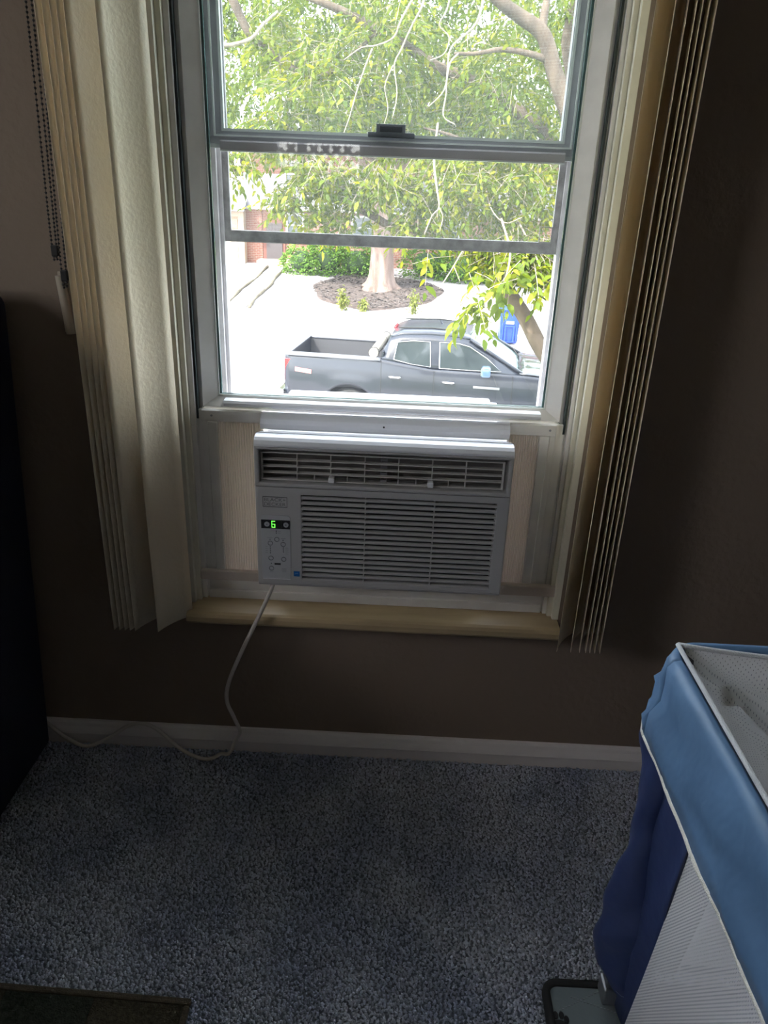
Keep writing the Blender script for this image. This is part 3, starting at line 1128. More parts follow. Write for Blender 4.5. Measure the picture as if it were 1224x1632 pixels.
# corner posts: grey tube leg in a navy sleeve, bright shoe at the floor
for ci, (cx, cy, sx, sy) in enumerate(((X0 + .022, Y1 - .030, 1, 1), (X1 - .022, Y1 - .030, -1, 1), (X0 + .022, Y0 + .030, 1, -1), (X1 - .022, Y0 + .030, -1, -1))):
    fx, fy = cx - .012 * sx, cy - .030 * sy
    lg = pm()
    h = .0125

    def sq(x, y, z):
        return [(x - h, y - h, z), (x + h, y - h, z), (x + h, y + h, z), (x - h, y + h, z)]
    A, B = sq(cx, cy, ZR - .03), sq(fx, fy, .045)
    lg.add(A + B, [(0, 1, 2, 3), (4, 5, 6, 7), (0, 1, 5, 4), (1, 2, 6, 5), (2, 3, 7, 6), (3, 0, 4, 7)])
    lo = lg.build('leg', tube_m, pn, bevel=.003)
    pm().bbox(fx - .0165, fx + .0165, fy - .0165, fy + .0165, .016 if ci == 0 else .004, .05, .003).build('shoe', met_m, lo)
    # sleeve
    rows = []
    for k in range(41):
        t = k / 40
        z = ZR - .08 - t * (ZR - .08 - .085)
        x, y = cx + (fx - cx) * t, cy + (fy - cy) * t
        ru = .024 + .006 * math.sin(t * 9 + 1) + .008 * t
        row = []
        for a in range(24):
            an = 2 * math.pi * a / 24
            rr = ru * (1 + .11 * math.sin(3 * an + t * 6) + .08 * math.sin(t * 23 + an * 2) + .06 * math.sin(t * 41 + an * 3 + 1))
            row.append((x + rr * 1.05 * math.cos(an), y + rr * 1.2 * math.sin(an), z - (.02 * math.cos(an + .8) if k == 40 else 0)))
        row.append(row[0])
        rows.append(row)
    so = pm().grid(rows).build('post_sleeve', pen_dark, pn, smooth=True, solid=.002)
    pm().tube([(q[0], q[1], q[2] + .005) for q in rows[-1]], .0009, 5).build('hem_stitch', M('stitch', (.30, .33, .42), .7), so)
# sides: navy corner strips and a net panel between them
strip_l, strip_r = .10, .17


def side(p0, p1, inward):
    """p0, p1: floor-plan ends of the side"""
    p0, p1 = Vector(p0), Vector(p1)
    d = (p1 - p0)
    L = d.length
    d.normalize()
    nrm = Vector((-d.y, d.x)) * inward

    def pt(s, z, o=0.0):
        q = p0 + d * s + nrm * o
        return (q.x, q.y, z)
    zt_, zb_ = ZR - .02, .02
    for end in (0, 1):
        rows = []
        for k in range(13):
            z = zt_ + (zb_ - zt_) * k / 12
            wtop, wbot = .150, .092
            wd = wtop + (wbot - wtop) * k / 12
            row = []
            for j in range(9):
                s = .036 + (wd) * j / 8
                o = .016 + .006 * math.sin(j * 1.1 + k * .3) * math.sin(k * .5)
                if end:
                    s = L - s
                row.append(pt(s, z, o))
            rows.append(row)
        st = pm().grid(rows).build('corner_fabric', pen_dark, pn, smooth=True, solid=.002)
        pm().tube([r[-1] for r in rows], .0022, 6).build('net_trim', trim_m, st, smooth=True)
    rows = []
    for k in range(19):
        z = zt_ + (zb_ - zt_) * k / 18
        wd = .186 + (.128 - .186) * k / 18
        row = []
        for j in range(33):
            s = wd + (L - 2 * wd) * j / 32
            o = .010 - .012 * math.sin(math.pi * j / 32) + .004 * math.sin(j * .9 + k * .2)
            row.append(pt(s, z, o))
        rows.append(row)
    no = pm().grid(rows).build('net_side', pen_net, pn, smooth=True, fix=False)
    ax = 0 if abs(d.x) > abs(d.y) else 1
    planar_uv(no, lambda c: (c[ax] * 1.0, c.z))
    pm().tube([pt(.14, .025, .012), pt(L - .14, .025, .012)], .006, 6).build('bottom_hem', pen_dark, pn)


side((X0, Y1), (X0, Y0), 1)
side((X1, Y0), (X1, Y1), 1)
side((X1, Y1), (X0, Y1), 1)
side((X0, Y0), (X1, Y0), 1)
pm().bbox(X0 + .03, X1 - .03, Y0 + .04, Y1 - .05, .018, .045, .008).build('floor_pad', pen_dark, pn)
pm().bbox(X0 + .012, X0 + .20, Y1 - .074, Y1 - .052, .022, .042, .002).build('base_bar', M('bar_grey', (.33, .34, .35), .45), pn)

# grey pad with black binding under the near leg
pad_m = M('pad_grey', (0.17, 0.20, 0.21), 0.8, bump=.8, bscale=25)
pd = tag(empty('pet_mat', (.40, -.70, 0)), 'grey quilted mat with black bound edge and paw prints, under the playpen leg', 'mat')
DO = pd.location.copy()
outline = []
for cx, cy, a0 in ((.300, -.546, 180), (.60, -.546, 90), (.60, -.93, 0), (.300, -.93, -90)):
    for i in range(7):
        a = math.radians(a0 - 90 * i / 6)
        outline.append((cx + .024 * math.cos(a), cy + .022 * math.sin(a)))
nP = len(outline)
cxm, cym = .45, -.74
v, f = [], []
ringz = [(1.0, .007), (1.0, .013), (.9, .0150), (.6, .0155), (.3, .0155)]
for s_, z in ringz:
    v += [(cxm + (p[0] - cxm) * s_, cym + (p[1] - cym) * s_, z) for p in outline]
for r_ in range(len(ringz) - 1):
    for i in range(nP):
        f.append((r_ * nP + i, r_ * nP + (i + 1) % nP, (r_ + 1) * nP + (i + 1) % nP, (r_ + 1) * nP + i))
f.append(tuple((len(ringz) - 1) * nP + i for i in range(nP)))
f.append(tuple(range(nP)))
MB(DO).add(v, f).build('pad', pad_m, pd, smooth='auto')
loop = [Vector((p[0], p[1], .0115)) for p in outline]
loop.append(loop[0])
bo_ = MB(DO)
rows = []
for off, z in ((.002, .006), (.002, .0155), (-.010, .0180), (-.011, .0140)):
    row = []
    for p in outline:
        dv = Vector((p[0] - cxm, p[1] - cym))
        # offset along the outline's own outward direction
        nx2 = max(-1, min(1, dv.x / .174))
        ox = math.copysign(1, dv.x) if abs(dv.x) > .149 else 0
        row.append((p[0], p[1]))
    rows.append((off, z))
def offs(off, z):
    out = []
    for cx, cy, a0 in ((.300, -.546, 180), (.60, -.546, 90), (.60, -.93, 0), (.300, -.93, -90)):
        for i in range(7):
            a = math.radians(a0 - 90 * i / 6)
            out.append((cx + (.024 + off) * math.cos(a), cy + (.022 + off) * math.sin(a), z))
    out.append(out[0])
    return out
bo_.grid([offs(o_, z_) for o_, z_ in rows])
bo_.build('binding', M('mat_binding', (.012, .012, .013), .75), pd, smooth=True)
paw_m = M('paw_black', (.010, .010, .011), .8)
for px, py in ((.293, -.598), (.345, -.655), (.290, -.72), (.36, -.78), (.29, -.85)):
    q = MB(DO)
    for dx, dy, ra, rb in ((0, 0, .010, .008), (-.011, .010, .004, .006), (-.004, .015, .004, .006), (.005, .015, .004, .006), (.012, .009, .004, .006)):
        v = [(px + dx + ra * math.cos(2 * math.pi * k / 14), py + dy + rb * math.sin(2 * math.pi * k / 14), z) for z in (.0150, .0166) for k in range(14)]
        q.add(v, [tuple(range(14)), tuple(range(14, 28))] + [(k, (k + 1) % 14, 14 + (k + 1) % 14, 14 + k) for k in range(14)])
    q.build('paw_print', paw_m, pd)
st_m = M('mat_stitch', (.30, .33, .34), .8)
q = MB(DO)
for i in range(26):
    x, y = .296 + i * .0052, -.575 + .9 * (i * .0052) * .55
    if y < -.54:
        q.box(x, x + .0030, y, y + .0010, .0150, .0163)
    x2, y2 = .318 + i * .005, -.553 - i * .0016
    q.box(x2, x2 + .0030, y2, y2 + .0010, .0150, .0163)
q.build('stitching', st_m, pd)

# ================================================================== OUTDOORS: GROUND
GZ = -3.1
asph_m = M('asphalt', (0.27, 0.26, 0.265), 0.9, var=.12, vscale=3, bump=.3, bscale=80)
conc_m = M('concrete', (0.45, 0.43, 0.42), 0.85, var=.06, vscale=1.5, bump=.2, bscale=40)
grav_m = M('pale_gravel', (0.36, 0.33, 0.335), 0.95, var=.10, vscale=1.2, bump=.8, bscale=30)
lawn_m = M('front_lawn', (0.10, 0.14, 0.05), 0.95, var=.3, vscale=6, bump=.8, bscale=60)
struct(MB().box(-40, 40, .17, 9.6, GZ - .3, GZ + .12).build('front_lawn', lawn_m))
struct(MB().box(-40, 40, 9.6, 11.3, GZ - .3, GZ + .13).build('sidewalk_near', conc_m))
struct(MB().box(-40, 40, 11.3, 11.6, GZ - .3, GZ + .14).build('kerb_near', conc_m, bevel=.02))
struct(MB().box(-40, 40, 11.6, 22.9, GZ - .3, GZ).build('road', asph_m))
struct(MB().box(-40, 40, 22.9, 23.15, GZ - .3, GZ + .13).build('kerb_far', conc_m, bevel=.02))
struct(MB().box(-40, 40, 23.15, 24.4, GZ - .3, GZ + .14).build('sidewalk_far', conc_m))


def gy(y):      # the yard across the street rises towards the house
    return GZ + .15 + max(0, y - 24.4) * .045


m = MB()
rows = []
for y in (24.4, 27, 30, 33, 36, 60):
    rows.append([(x, y, gy(min(y, 36))) for x in (-40, -20, -6.9, -4, 0, 4, 20, 40)])
m.grid(rows)
struct(m.build('yard', grav_m, solid=.02))
m = MB()
for a, c in ((-11.5, -8.8), (-8.78, -6.75)):
    for y0, y1 in ((24.4, 27.8), (27.82, 31.2), (31.22, 34.4)):
        k = len(m.v)
        m.add([(a, y0, gy(y0) + .03), (c, y0, gy(y0) + .03), (c, y1, gy(y1) + .03), (a, y1, gy(y1) + .03),
               (a, y0, gy(y0) - .1), (c, y0, gy(y0) - .1), (c, y1, gy(y1) - .1), (a, y1, gy(y1) - .1)],
              [(0, 1, 2, 3), (4, 7, 6, 5), (0, 4, 5, 1), (1, 5, 6, 2), (2, 6, 7, 3), (3, 7, 4, 0)])
struct(m.build('driveway', conc_m))

# stepped path of pale slabs between two timber edges
timber_m = M('edge_timber', (0.08, 0.068, 0.045), 0.9, var=.3, vscale=4)
slab_m = M('path_slab', (0.38, 0.37, 0.36), .85, var=.05)
pt_ = tag(empty('garden_path', (-5.7, 29, gy(29))), 'path of pale slabs between weathered timber edges beside the driveway', 'path')
GO = pt_.location.copy()


def path_x(y, s):      # s = 0 left edge, 1 right edge
    t = (y - 24.6) / 8.4
    return (-6.18 + t * .05) * (1 - s) + (-5.30 + t * -.05) * s


for s_ in (0, 1):
    pts = [(path_x(y, s_) + .05 * math.sin(y * 1.3 + s_ * 2), y, gy(y) + .05) for y in np.linspace(24.5, 33.2, 14)]
    MB(GO).tube(pts, [.055 + .02 * math.sin(i * 2.1) for i in range(14)], 7).build('edge_timber', timber_m, pt_, smooth=True)
for k in range(9):
    y0 = 24.6 + k * .95
    y1 = y0 + .86
    q = MB(GO)
    v = []
    for z in (.0, .05):
        for (s_, y) in ((0, y0), (1, y0), (1, y1), (0, y1)):
            v.append((path_x(y, s_) + (.09 if s_ == 0 else -.09), y, gy(y) + z))
    q.add(v, [(0, 3, 2, 1), (4, 5, 6, 7), (0, 1, 5, 4), (1, 2, 6, 5), (2, 3, 7, 6), (3, 0, 4, 7)])
    q.build('slab', slab_m, pt_)

# ================================================================== HOUSE ACROSS THE STREET
HY = 34.5
HB = gy(HY)
brick_m = bpy.data.materials.new('house_brick')
brick_m.use_nodes = True
n = brick_m.node_tree
b_ = n.nodes['Principled BSDF']
b_.inputs['Roughness'].default_value = .9
tc = n.nodes.new('ShaderNodeTexCoord')
mp = n.nodes.new('ShaderNodeMapping')
mp.inputs['Rotation'].default_value = (math.radians(90), 0, 0)
br = n.nodes.new('ShaderNodeTexBrick')
br.inputs['Color1'].default_value = (.21, .085, .060, 1)
br.inputs['Color2'].default_value = (.165, .062, .044, 1)
br.inputs['Mortar'].default_value = (.25, .20, .17, 1)
br.inputs['Scale'].default_value = 1
br.inputs['Brick Width'].default_value = .21
br.inputs['Row Height'].default_value = .075
br.inputs['Mortar Size'].default_value = .009
n.links.new(tc.outputs['Object'], mp.inputs[0])
n.links.new(mp.outputs[0], br.inputs['Vector'])
n.links.new(br.outputs[0], b_.inputs['Base Color'])
siding_m = M('lavender_siding', (0.26, 0.255, 0.30), 0.7)
htrim_m = M('house_trim', (0.36, 0.35, 0.34), 0.6)
beige_m = M('garage_beige', (0.32, 0.24, 0.17), 0.7)
roof_m = M('roof_shingle', (0.30, 0.29, 0.31), 0.9, var=.2, vscale=8)
paneg_m = M('house_window_glass', (0.05, 0.06, 0.07), 0.08, spec=.8)
hs = tag(empty('house', (-3, HY, HB)), 'red brick house with beige garage and pale upper storey across the street', 'house')
HO = hs.location.copy()


def hm():
    return MB(HO)


hm().box(-7.35, 9.0, HY, HY + 8, HB - .3, -.18).build('brick_storey', brick_m, hs)
hm().box(-7.35, 9.0, HY - .02, HY + 8, 1.25, 2.6).build('upper_brick', brick_m, hs)
up_ = hm().box(-7.35, 9.0, HY - .05, HY + 8, -.12, 1.25).build('upper_storey', siding_m, hs)
for k in range(9):
    hm().box(-7.35, 9.0, HY - .065, HY - .05, -.10 + k * .15, -.10 + k * .15 + .012).build('siding_lap', siding_m, up_)
hm().box(-7.5, 9.2, HY - .25, HY, -.20, -.10).build('belt_course', htrim_m, hs)
rf = hm()
rf.prism([(HY - .7, 2.5), (HY + 4, 4.6), (HY + 8.7, 2.5), (HY + 8.7, 2.65), (HY + 4, 4.78), (HY - .7, 2.65)], 0, -7.8, 9.5)
rf.build('roof', roof_m, hs)
# garage wing
hm().ring((-12.6, -7.30, HB - .3, -.25), (-11.9, -7.55, HB - .31, -.52), 1, HY - .6, HY + 5).build('garage_wall', M('garage_wall', (.32, .25, .19), .8), hs)
gd = hm().box(-11.9, -7.55, HY - .45, HY - .40, HB, -.52).build('garage_door', beige_m, hs)
for i in range(4):
    for j in range(4):
        x0 = -11.85 + i * 1.085
        z0 = HB + .06 + j * .47
        hm().bbox(x0, x0 + 1.0, HY - .475, HY - .45, z0, z0 + .40, .01, 1).build('door_panel', beige_m, gd)
hm().prism([(HY - .9, -.28), (HY + 2.2, .95), (HY + 5.3, -.28), (HY + 5.3, -.16), (HY + 2.2, 1.1), (HY - .9, -.16)], 0, -12.9, -7.2).build('garage_roof', M('garage_roof', (.24, .24, .29), .9, var=.1, vscale=8), hs)
# front door with storm screen, step
hm().box(-6.55, -5.55, HY - .06, HY, HB, -.62).build('door_frame', M('door_frame', (.12, .045, .034), .7), hs)
hm().box(-6.40, -5.68, HY - .09, HY - .06, HB + .05, -.75).build('door', M('screen_door', (.05, .04, .042), .6), hs)
hm().bbox(-6.7, -4.9, HY - 1.0, HY - .1, HB - .2, HB + .22, .02, 1).build('step', M('step_stone', (.28, .22, .18), .9), hs)
hm().box(-7.35, -6.58, HY - .05, HY, HB, -.2).build('brick_pier', brick_m, hs)


def hwin(x0, x1, z0, z1):
    f = hm().ring((x0, x1, z0, z1), (x0 + .10, x1 - .10, z0 + .10, z1 - .10), 1, HY - .12, HY - .02).build('window', htrim_m, hs)
    zm = (z0 + z1) / 2
    hm().box(x0 + .10, x1 - .10, HY - .08, HY - .03, z0 + .1, zm - .03).build('pane', paneg_m, f)
    hm().box(x0 + .10, x1 - .10, HY - .08, HY - .03, zm + .03, z1 - .1).build('pane', paneg_m, f)
    hm().box(x0 + .10, x1 - .10, HY - .10, HY - .05, zm - .03, zm + .03).build('sash_bar', htrim_m, f)
    hm().box(x0 - .08, x1 + .08, HY - .16, HY - .02, z0 - .08, z0).build('sill', htrim_m, f)


hwin(-5.55, -4.60, .75, 1.80)
hwin(-5.52, -4.68, -1.32, -.30)
hwin(-2.6, -1.5, -1.32, -.30)
hwin(-2.4, -1.4, .55, 1.75)
hwin(1.2, 2.3, -1.3, -.3)
hwin(1.2, 2.3, .4, 1.6)
hwin(4.5, 5.6, .4, 1.6)
hm().box(-5.65, -4.5, HY - .14, HY - .02, 1.80, 1.98).build('lintel', brick_m, hs)

# ================================================================== VEGETATION
def foliage_mat(name, c1, c2, c3, transl=0.45):
    m = bpy.data.materials.new(name)
    m.use_nodes = True
    n = m.node_tree
    b = n.nodes['Principled BSDF']
    b.inputs['Roughness'].default_value = .55
    b.inputs['Specular IOR Level'].default_value = .15
    out = n.nodes['Material Output']
    geo = n.nodes.new('ShaderNodeNewGeometry')
    rp = n.nodes.new('ShaderNodeValToRGB')
    rp.color_ramp.elements[0].position = .1
    rp.color_ramp.elements[1].position = .95
    rp.color_ramp.elements[0].color = (*c1, 1)
    rp.color_ramp.elements[1].color = (*c3, 1)
    e = rp.color_ramp.elements.new(.6)
    e.color = (*c2, 1)
    info = n.nodes.new('ShaderNodeObjectInfo')
    ad = n.nodes.new('ShaderNodeMath')
    ad.operation = 'ADD'
    fr = n.nodes.new('ShaderNodeMath')
    fr.operation = 'FRACT'
    n.links.new(geo.outputs['Random Per Island'], ad.inputs[0])
    n.links.new(info.outputs['Random'], ad.inputs[1])
    n.links.new(ad.outputs[0], fr.inputs[0])
    n.links.new(fr.outputs[0], rp.inputs[0])
    n.links.new(rp.outputs[0], b.inputs['Base Color'])
    t = n.nodes.new('ShaderNodeBsdfTranslucent')
    hs_ = n.nodes.new('ShaderNodeHueSaturation')
    hs_.inputs['Hue'].default_value = .48
    hs_.inputs['Saturation'].default_value = 1.15
    hs_.inputs['Value'].default_value = 1.5
    n.links.new(rp.outputs[0], hs_.inputs['Color'])
    n.links.new(hs_.outputs[0], t.inputs['Color'])
    mx = n.nodes.new('ShaderNodeMixShader')
    mx.inputs[0].default_value = transl
    n.links.new(b.outputs[0], mx.inputs[1])
    n.links.new(t.outputs[0], mx.inputs[2])
    n.links.new(mx.outputs[0], out.inputs['Surface'])
    MATS[name] = m
    return m


leaf_near = foliage_mat('leaf_near', (.050, .080, .007), (.100, .140, .009), (.20, .215, .016))
leaf_far = foliage_mat('leaf_far', (.045, .072, .010), (.075, .110, .014), (.125, .155, .022))
leaf_hedge = foliage_mat('leaf_hedge', (.055, .120, .020), (.085, .170, .028), (.13, .22, .042), .3)
leaf_weed = foliage_mat('leaf_weed', (.08, .10, .025), (.115, .135, .03), (.16, .175, .05))
bark_m = M('bark', (0.045, 0.030, 0.021), 0.95, rgb2=(.125, .088, .064), vscale=9, stretch=(1, 1, .35), detail=8, bump=1.0, bscale=40)
bark_pale = M('bark_pale', (0.16, 0.13, 0.10), 0.95, rgb2=(.30, .25, .20), vscale=14, detail=6, bump=.8, bscale=60)
bark_far = M('bark_far', (0.085, 0.055, 0.043), 0.95, rgb2=(.18, .13, .11), vscale=4, stretch=(1.5, 1.5, .25), detail=8, bump=1.0, bscale=12)


def unit(a):
    return a / np.maximum(np.linalg.norm(a, axis=-1, keepdims=True), 1e-9)


def leaf_arrays(base, d, nrm, length, width, curl=.25):
    """pointed-oval leaves: base point, axis, face normal, sizes -> V, F (triangles)"""
    N = len(base)
    d = unit(d)
    s = unit(np.cross(d, nrm))
    nn = np.cross(s, d)
    L = length[:, None]
    W = width[:, None]
    pts = [base,
           base + d * L * .28 + s * W * .45 + nn * L * .05, base + d * L * .28 - s * W * .45 + nn * L * .05,
           base + d * L * .62 + s * W * .40 + nn * L * .02, base + d * L * .62 - s * W * .40 + nn * L * .02,
           base + d * L - nn * L * curl * .4]
    V = np.stack(pts, 1).reshape(-1, 3)
    T = np.array([[0, 1, 2], [1, 3, 4], [1, 4, 2], [3, 5, 4]])
    F = ((np.arange(N) * 6)[:, None, None] + T[None]).reshape(-1, 3)
    return V, F


def sprays(blobs, per, llen, rng, shell=False):
    """twigs with alternate leaves inside ellipsoids (x,y,z,rx,ry,rz,n)"""
    C_, D_ = [], []
    for (x, y, z, rx, ry, rz, n_) in blobs:
        p = unit(rng.normal(size=(n_, 3))) * (rng.uniform(0.6 if shell else 0, 1, (n_, 1)) ** (1 / 3))
        C_.append(np.array([x, y, z]) + p * np.array([rx, ry, rz]))
        dd = p * np.array([1, 1, .3]) + rng.normal(0, .5, (n_, 3)) + np.array([0, 0, -.35])
        D_.append(unit(dd))
    C_, D_ = np.vstack(C_), np.vstack(D_)
    n_ = len(C_)
    tl = llen * rng.uniform(2.2, 4.0, n_)
    side = unit(np.cross(D_, np.array([0, 0, 1.0]) + rng.normal(0, .3, (n_, 3))))
    B, LD, LN = [], [], []
    for k in range(per):
        t = (k + .5) / per
        droop = np.array([0, 0, -1.0]) * (t ** 1.5 * tl * .35)[:, None]
        b = C_ + D_ * (tl * (t - .5))[:, None] + droop
        sg = 1 if k % 2 else -1
        ld = D_ * .55 + side * sg * .8 + np.array([0, 0, -.45]) + rng.normal(0, .28, (n_, 3))
        if k == per - 1:
            ld = D_ + np.array([0, 0, -.5])
        B.append(b)
        LD.append(ld)
        LN.append(np.array([0, 0, 1.0]) + rng.normal(0, .45, (n_, 3)))
    B, LD, LN = np.vstack(B), np.vstack(LD), np.vstack(LN)
    N = len(B)
    ln = llen * rng.uniform(.7, 1.25, N)
    return B, LD, LN, ln, (C_, D_, tl)


def twig_arrays(C_, D_, tl, r):
    N = len(C_)
    a = unit(np.cross(D_, np.array([.3, .2, 1.0])))
    c = np.cross(D_, a)
    V, F = [], []
    segs_ = [(-.55, 0), (0., .044), (.5, .35)]
    for t, dr in segs_:
        p = C_ + D_ * (tl * t)[:, None] + np.array([0, 0, -1.0]) * (tl * dr * .35)[:, None]
        rr = r * (1 - .5 * (t + .5))
        for k in range(3):
            an = k * 2.0944
            V.append(p + (a * math.cos(an) + c * math.sin(an)) * rr)
    V = np.stack(V, 1)
    T = []
    for s_ in range(2):
        for k in range(3):
            k2 = (k + 1) % 3
            T += [[s_ * 3 + k, s_ * 3 + k2, s_ * 3 + 3 + k2], [s_ * 3 + k, s_ * 3 + 3 + k2, s_ * 3 + 3 + k]]
    F = ((np.arange(N) * 9)[:, None, None] + np.array(T)[None]).reshape(-1, 3)
    return V.reshape(-1, 3), F


# ---- the near tree whose limbs reach across the window
nt_ = tag(empty('shade_tree', (2.95, 7.6, GZ + .12)), 'near shade tree leaning in from the right, its leafy limbs hanging over the truck', 'tree')
TO_ = nt_.location.copy()


def limb(name, pts, r0, r1, mat=None, n=9):
    P = smooth_path(pts, 5)
    k = len(P)
    R_ = [r0 + (r1 - r0) * i / (k - 1) for i in range(k)]
    return MB(TO_).tube(P, R_, n).build(name, mat or bark_m, nt_, smooth=True)


limb('trunk', [(2.95, 7.6, GZ), (2.93, 7.55, -2.3), (2.82, 7.45, -1.7), (2.65, 7.35, -1.25)], .24, .17, n=14)
limb('limb', [(2.68, 7.36, -1.35), (2.15, 7.1, -.98), (1.59, 7.0, -.52), (1.29, 7.0, -.09), (1.01, 7.0, .25), (.79, 7.0, .47), (.62, 7.0, .57), (.25, 7.05, .64), (-.08, 7.1, .70), (-.41, 7.1, .87), (-.74, 7.2, 1.0), (-1.1, 7.3, 1.18), (-1.5, 7.5, 1.4)], .105, .018)
limb('limb', [(2.66, 7.36, -1.3), (2.45, 7.4, -.4), (2.1, 7.35, .7), (1.64, 7.3, 1.73), (1.51, 7.3, 1.98), (1.36, 7.3, 2.27), (1.22, 7.3, 2.56), (.99, 7.3, 2.70), (.79, 7.25, 2.80), (.5, 7.2, 3.0), (.1, 7.1, 3.3)], .12, .045)
limb('limb', [(1.2, 7.3, 2.56), (1.24, 7.4, 2.9), (1.35, 7.6, 3.4)], .05, .02)
limb('limb', [(1.32, 7.3, 2.34), (1.1, 7.25, 2.39), (.82, 7.2, 2.41), (.58, 7.2, 2.37), (.36, 7.2, 2.36)], .035, .014)
limb('limb', [(2.4, 7.5, -.2), (2.0, 7.9, 1.0), (1.46, 8.0, 1.73), (1.16, 8.0, 1.93), (.87, 8.0, 2.1), (.59, 8.0, 2.24), (.24, 8.0, 2.33), (-.1, 8.0, 2.51), (-.45, 8.0, 2.67), (-.85, 8.0, 2.83), (-1.4, 8.0, 3.0)], .09, .035)
limb('limb', [(1.5, 8.0, 1.7), (.95, 7.6, 1.45), (.67, 7.5, 1.56), (.4, 7.5, 1.66), (.1, 7.5, 1.72)], .035, .012)
limb('limb', [(-.4, 8.0, 2.66), (-.8, 8.0, 2.35), (-1.11, 8, 2.19), (-1.52, 8, 2.38), (-1.78, 8, 2.56), (-1.88, 8, 2.71), (-2.0, 8, 2.95)], .02, .05)
limb('limb', [(-1.35, 7.1, 2.64), (-1.48, 7, 2.51), (-1.59, 7, 2.40), (-1.78, 7, 2.34), (-2.05, 7, 2.32)], .012, .02, bark_pale)
limb('limb', [(2.5, 7.6, .2), (2.1, 8.6, 1.6), (1.8, 9, 2.6), (1.77, 9, 2.93), (1.85, 9, 3.4)], .10, .075)
for pts, r0 in (([(.05, 5.7, 2.62), (.02, 5.6, 2.46), (-.06, 5.6, 2.31), (-.13, 5.6, 2.16), (-.18, 5.6, 2.05), (-.15, 5.6, 1.85), (-.18, 5.6, 1.67)], .010),
                ([(.5, 5.5, 2.6), (.46, 5.4, 2.39), (.41, 5.4, 2.29), (.26, 5.4, 2.16), (.24, 5.4, 2.01), (.24, 5.4, 1.84), (.23, 5.4, 1.69), (.33, 5.4, 1.63)], .011),
                ([(-.05, 5.8, 2.55), (-.14, 5.8, 2.4), (-.2, 5.8, 2.27), (-.34, 5.8, 2.21), (-.46, 5.8, 2.19), (-.6, 5.8, 2.1)], .010),
                ([(-.36, 5.6, 2.16), (-.41, 5.6, 2.04), (-.47, 5.6, 1.88), (-.54, 5.6, 1.65), (-.62, 5.6, 1.45)], .008),
                ([(-.19, 5.6, 2.05), (-.25, 5.6, 1.9), (-.22, 5.6, 1.72), (-.3, 5.6, 1.5)], .006),
                ([(.24, 7.2, 1.75), (.20, 6.4, 1.41), (.23, 6, 1.16), (.26, 6, 1.0), (.2, 6, .92), (.14, 6, .76)], .012),
                ([(.26, 6, 1.0), (.30, 6, .92), (.28, 6, .80)], .007),
                ([(.62, 6.9, .60), (.55, 6.2, .66), (.49, 6, .61), (.41, 6, .46), (.31, 6, .29)], .010),
                ([(.43, 6, .5), (.47, 6, .42), (.5, 6, .36)], .006),
                ([(.25, 5.6, 2.6), (.21, 5.5, 2.42), (.16, 5.5, 2.32), (.24, 5.5, 2.24), (.21, 5.5, 2.13), (.1, 5.5, 2.08)], .008),
                ([(.4, 7.2, 2.36), (.3, 6.6, 2.2), (.25, 6.2, 1.95), (.12, 6.0, 1.8)], .010),
                ([(.9, 6.6, .9), (.98, 6.3, .6), (.92, 6.2, .3), (.80, 6.1, .08)], .012),
                ([(1.1, 7.0, .9), (1.3, 6.5, .5), (1.38, 6.4, .2)], .012),
                ([(.75, 7.3, 1.3), (.8, 6.8, 1.0), (.95, 6.7, .86), (1.1, 6.6, .92)], .009)):
    limb('twig', pts, r0, r0 * .45, bark_pale, 6)
rn = np.random.default_rng(5)
blobs = [(-1.45, 8.5, 2.55, .55, .8, .40, 70), (-.95, 7.5, 2.0, .65, .8, .5, 100), (-1.3, 7.2, 1.62, .45, .5, .22, 36),
         (-.3, 8, 2.5, .7, .9, .45, 80), (.1, 8.3, 1.9, .8, .9, .5, 105), (.9, 8.0, 2.2, .6, .9, .6, 90), (1.3, 8.5, 1.6, .6, .9, .5, 80),
         (-1.72, 6.8, 1.28, .20, .4, .16, 10), (-.95, 6.9, 1.18, .42, .5, .20, 40), (-.35, 7.0, 1.12, .55, .6, .25, 58), (.4, 7.2, 1.15, .6, .7, .35, 80),
         (1.1, 7.4, 1.1, .55, .7, .45, 95), (-1.25, 6.8, .95, .32, .3, .12, 14), (-.75, 6.8, .82, .35, .3, .10, 14), (.05, 6.8, .78, .35, .4, .14, 20),
         (2.2, 7.5, 1.5, .7, 1.2, 1.2, 110), (1.5, 8.8, 3.4, 1.4, 1.5, .5, 110), (-.8, 8.9, 3.4, 1.3, 1.4, .45, 90), (-2.7, 8.6, 2.6, .6, 1, .8, 60), (2.0, 6.6, .3, .4, .5, .5, 40), (1.15, 6.75, .58, .42, .3, .2, 60), (.75, 6.9, .60, .3, .3, .12, 14), (1.35, 6.7, .38, .2, .3, .16, 14)]
blobs = [bb[:6] + (int(bb[6] * 2.1),) for bb in blobs]
B, LD, LN, ln, tw = sprays(blobs, 9, .092, rn)
V, F = leaf_arrays(B, LD, LN, ln, ln * .42)
fo_ = fast_mesh('foliage', V - np.array(TO_), F, leaf_near, nt_)
fo_['kind'] = 'stuff'
V, F = twig_arrays(*tw, .0035)
tw_ = fast_mesh('fine_twigs', V - np.array(TO_), F, bark_pale, nt_)
tw_['kind'] = 'stuff'
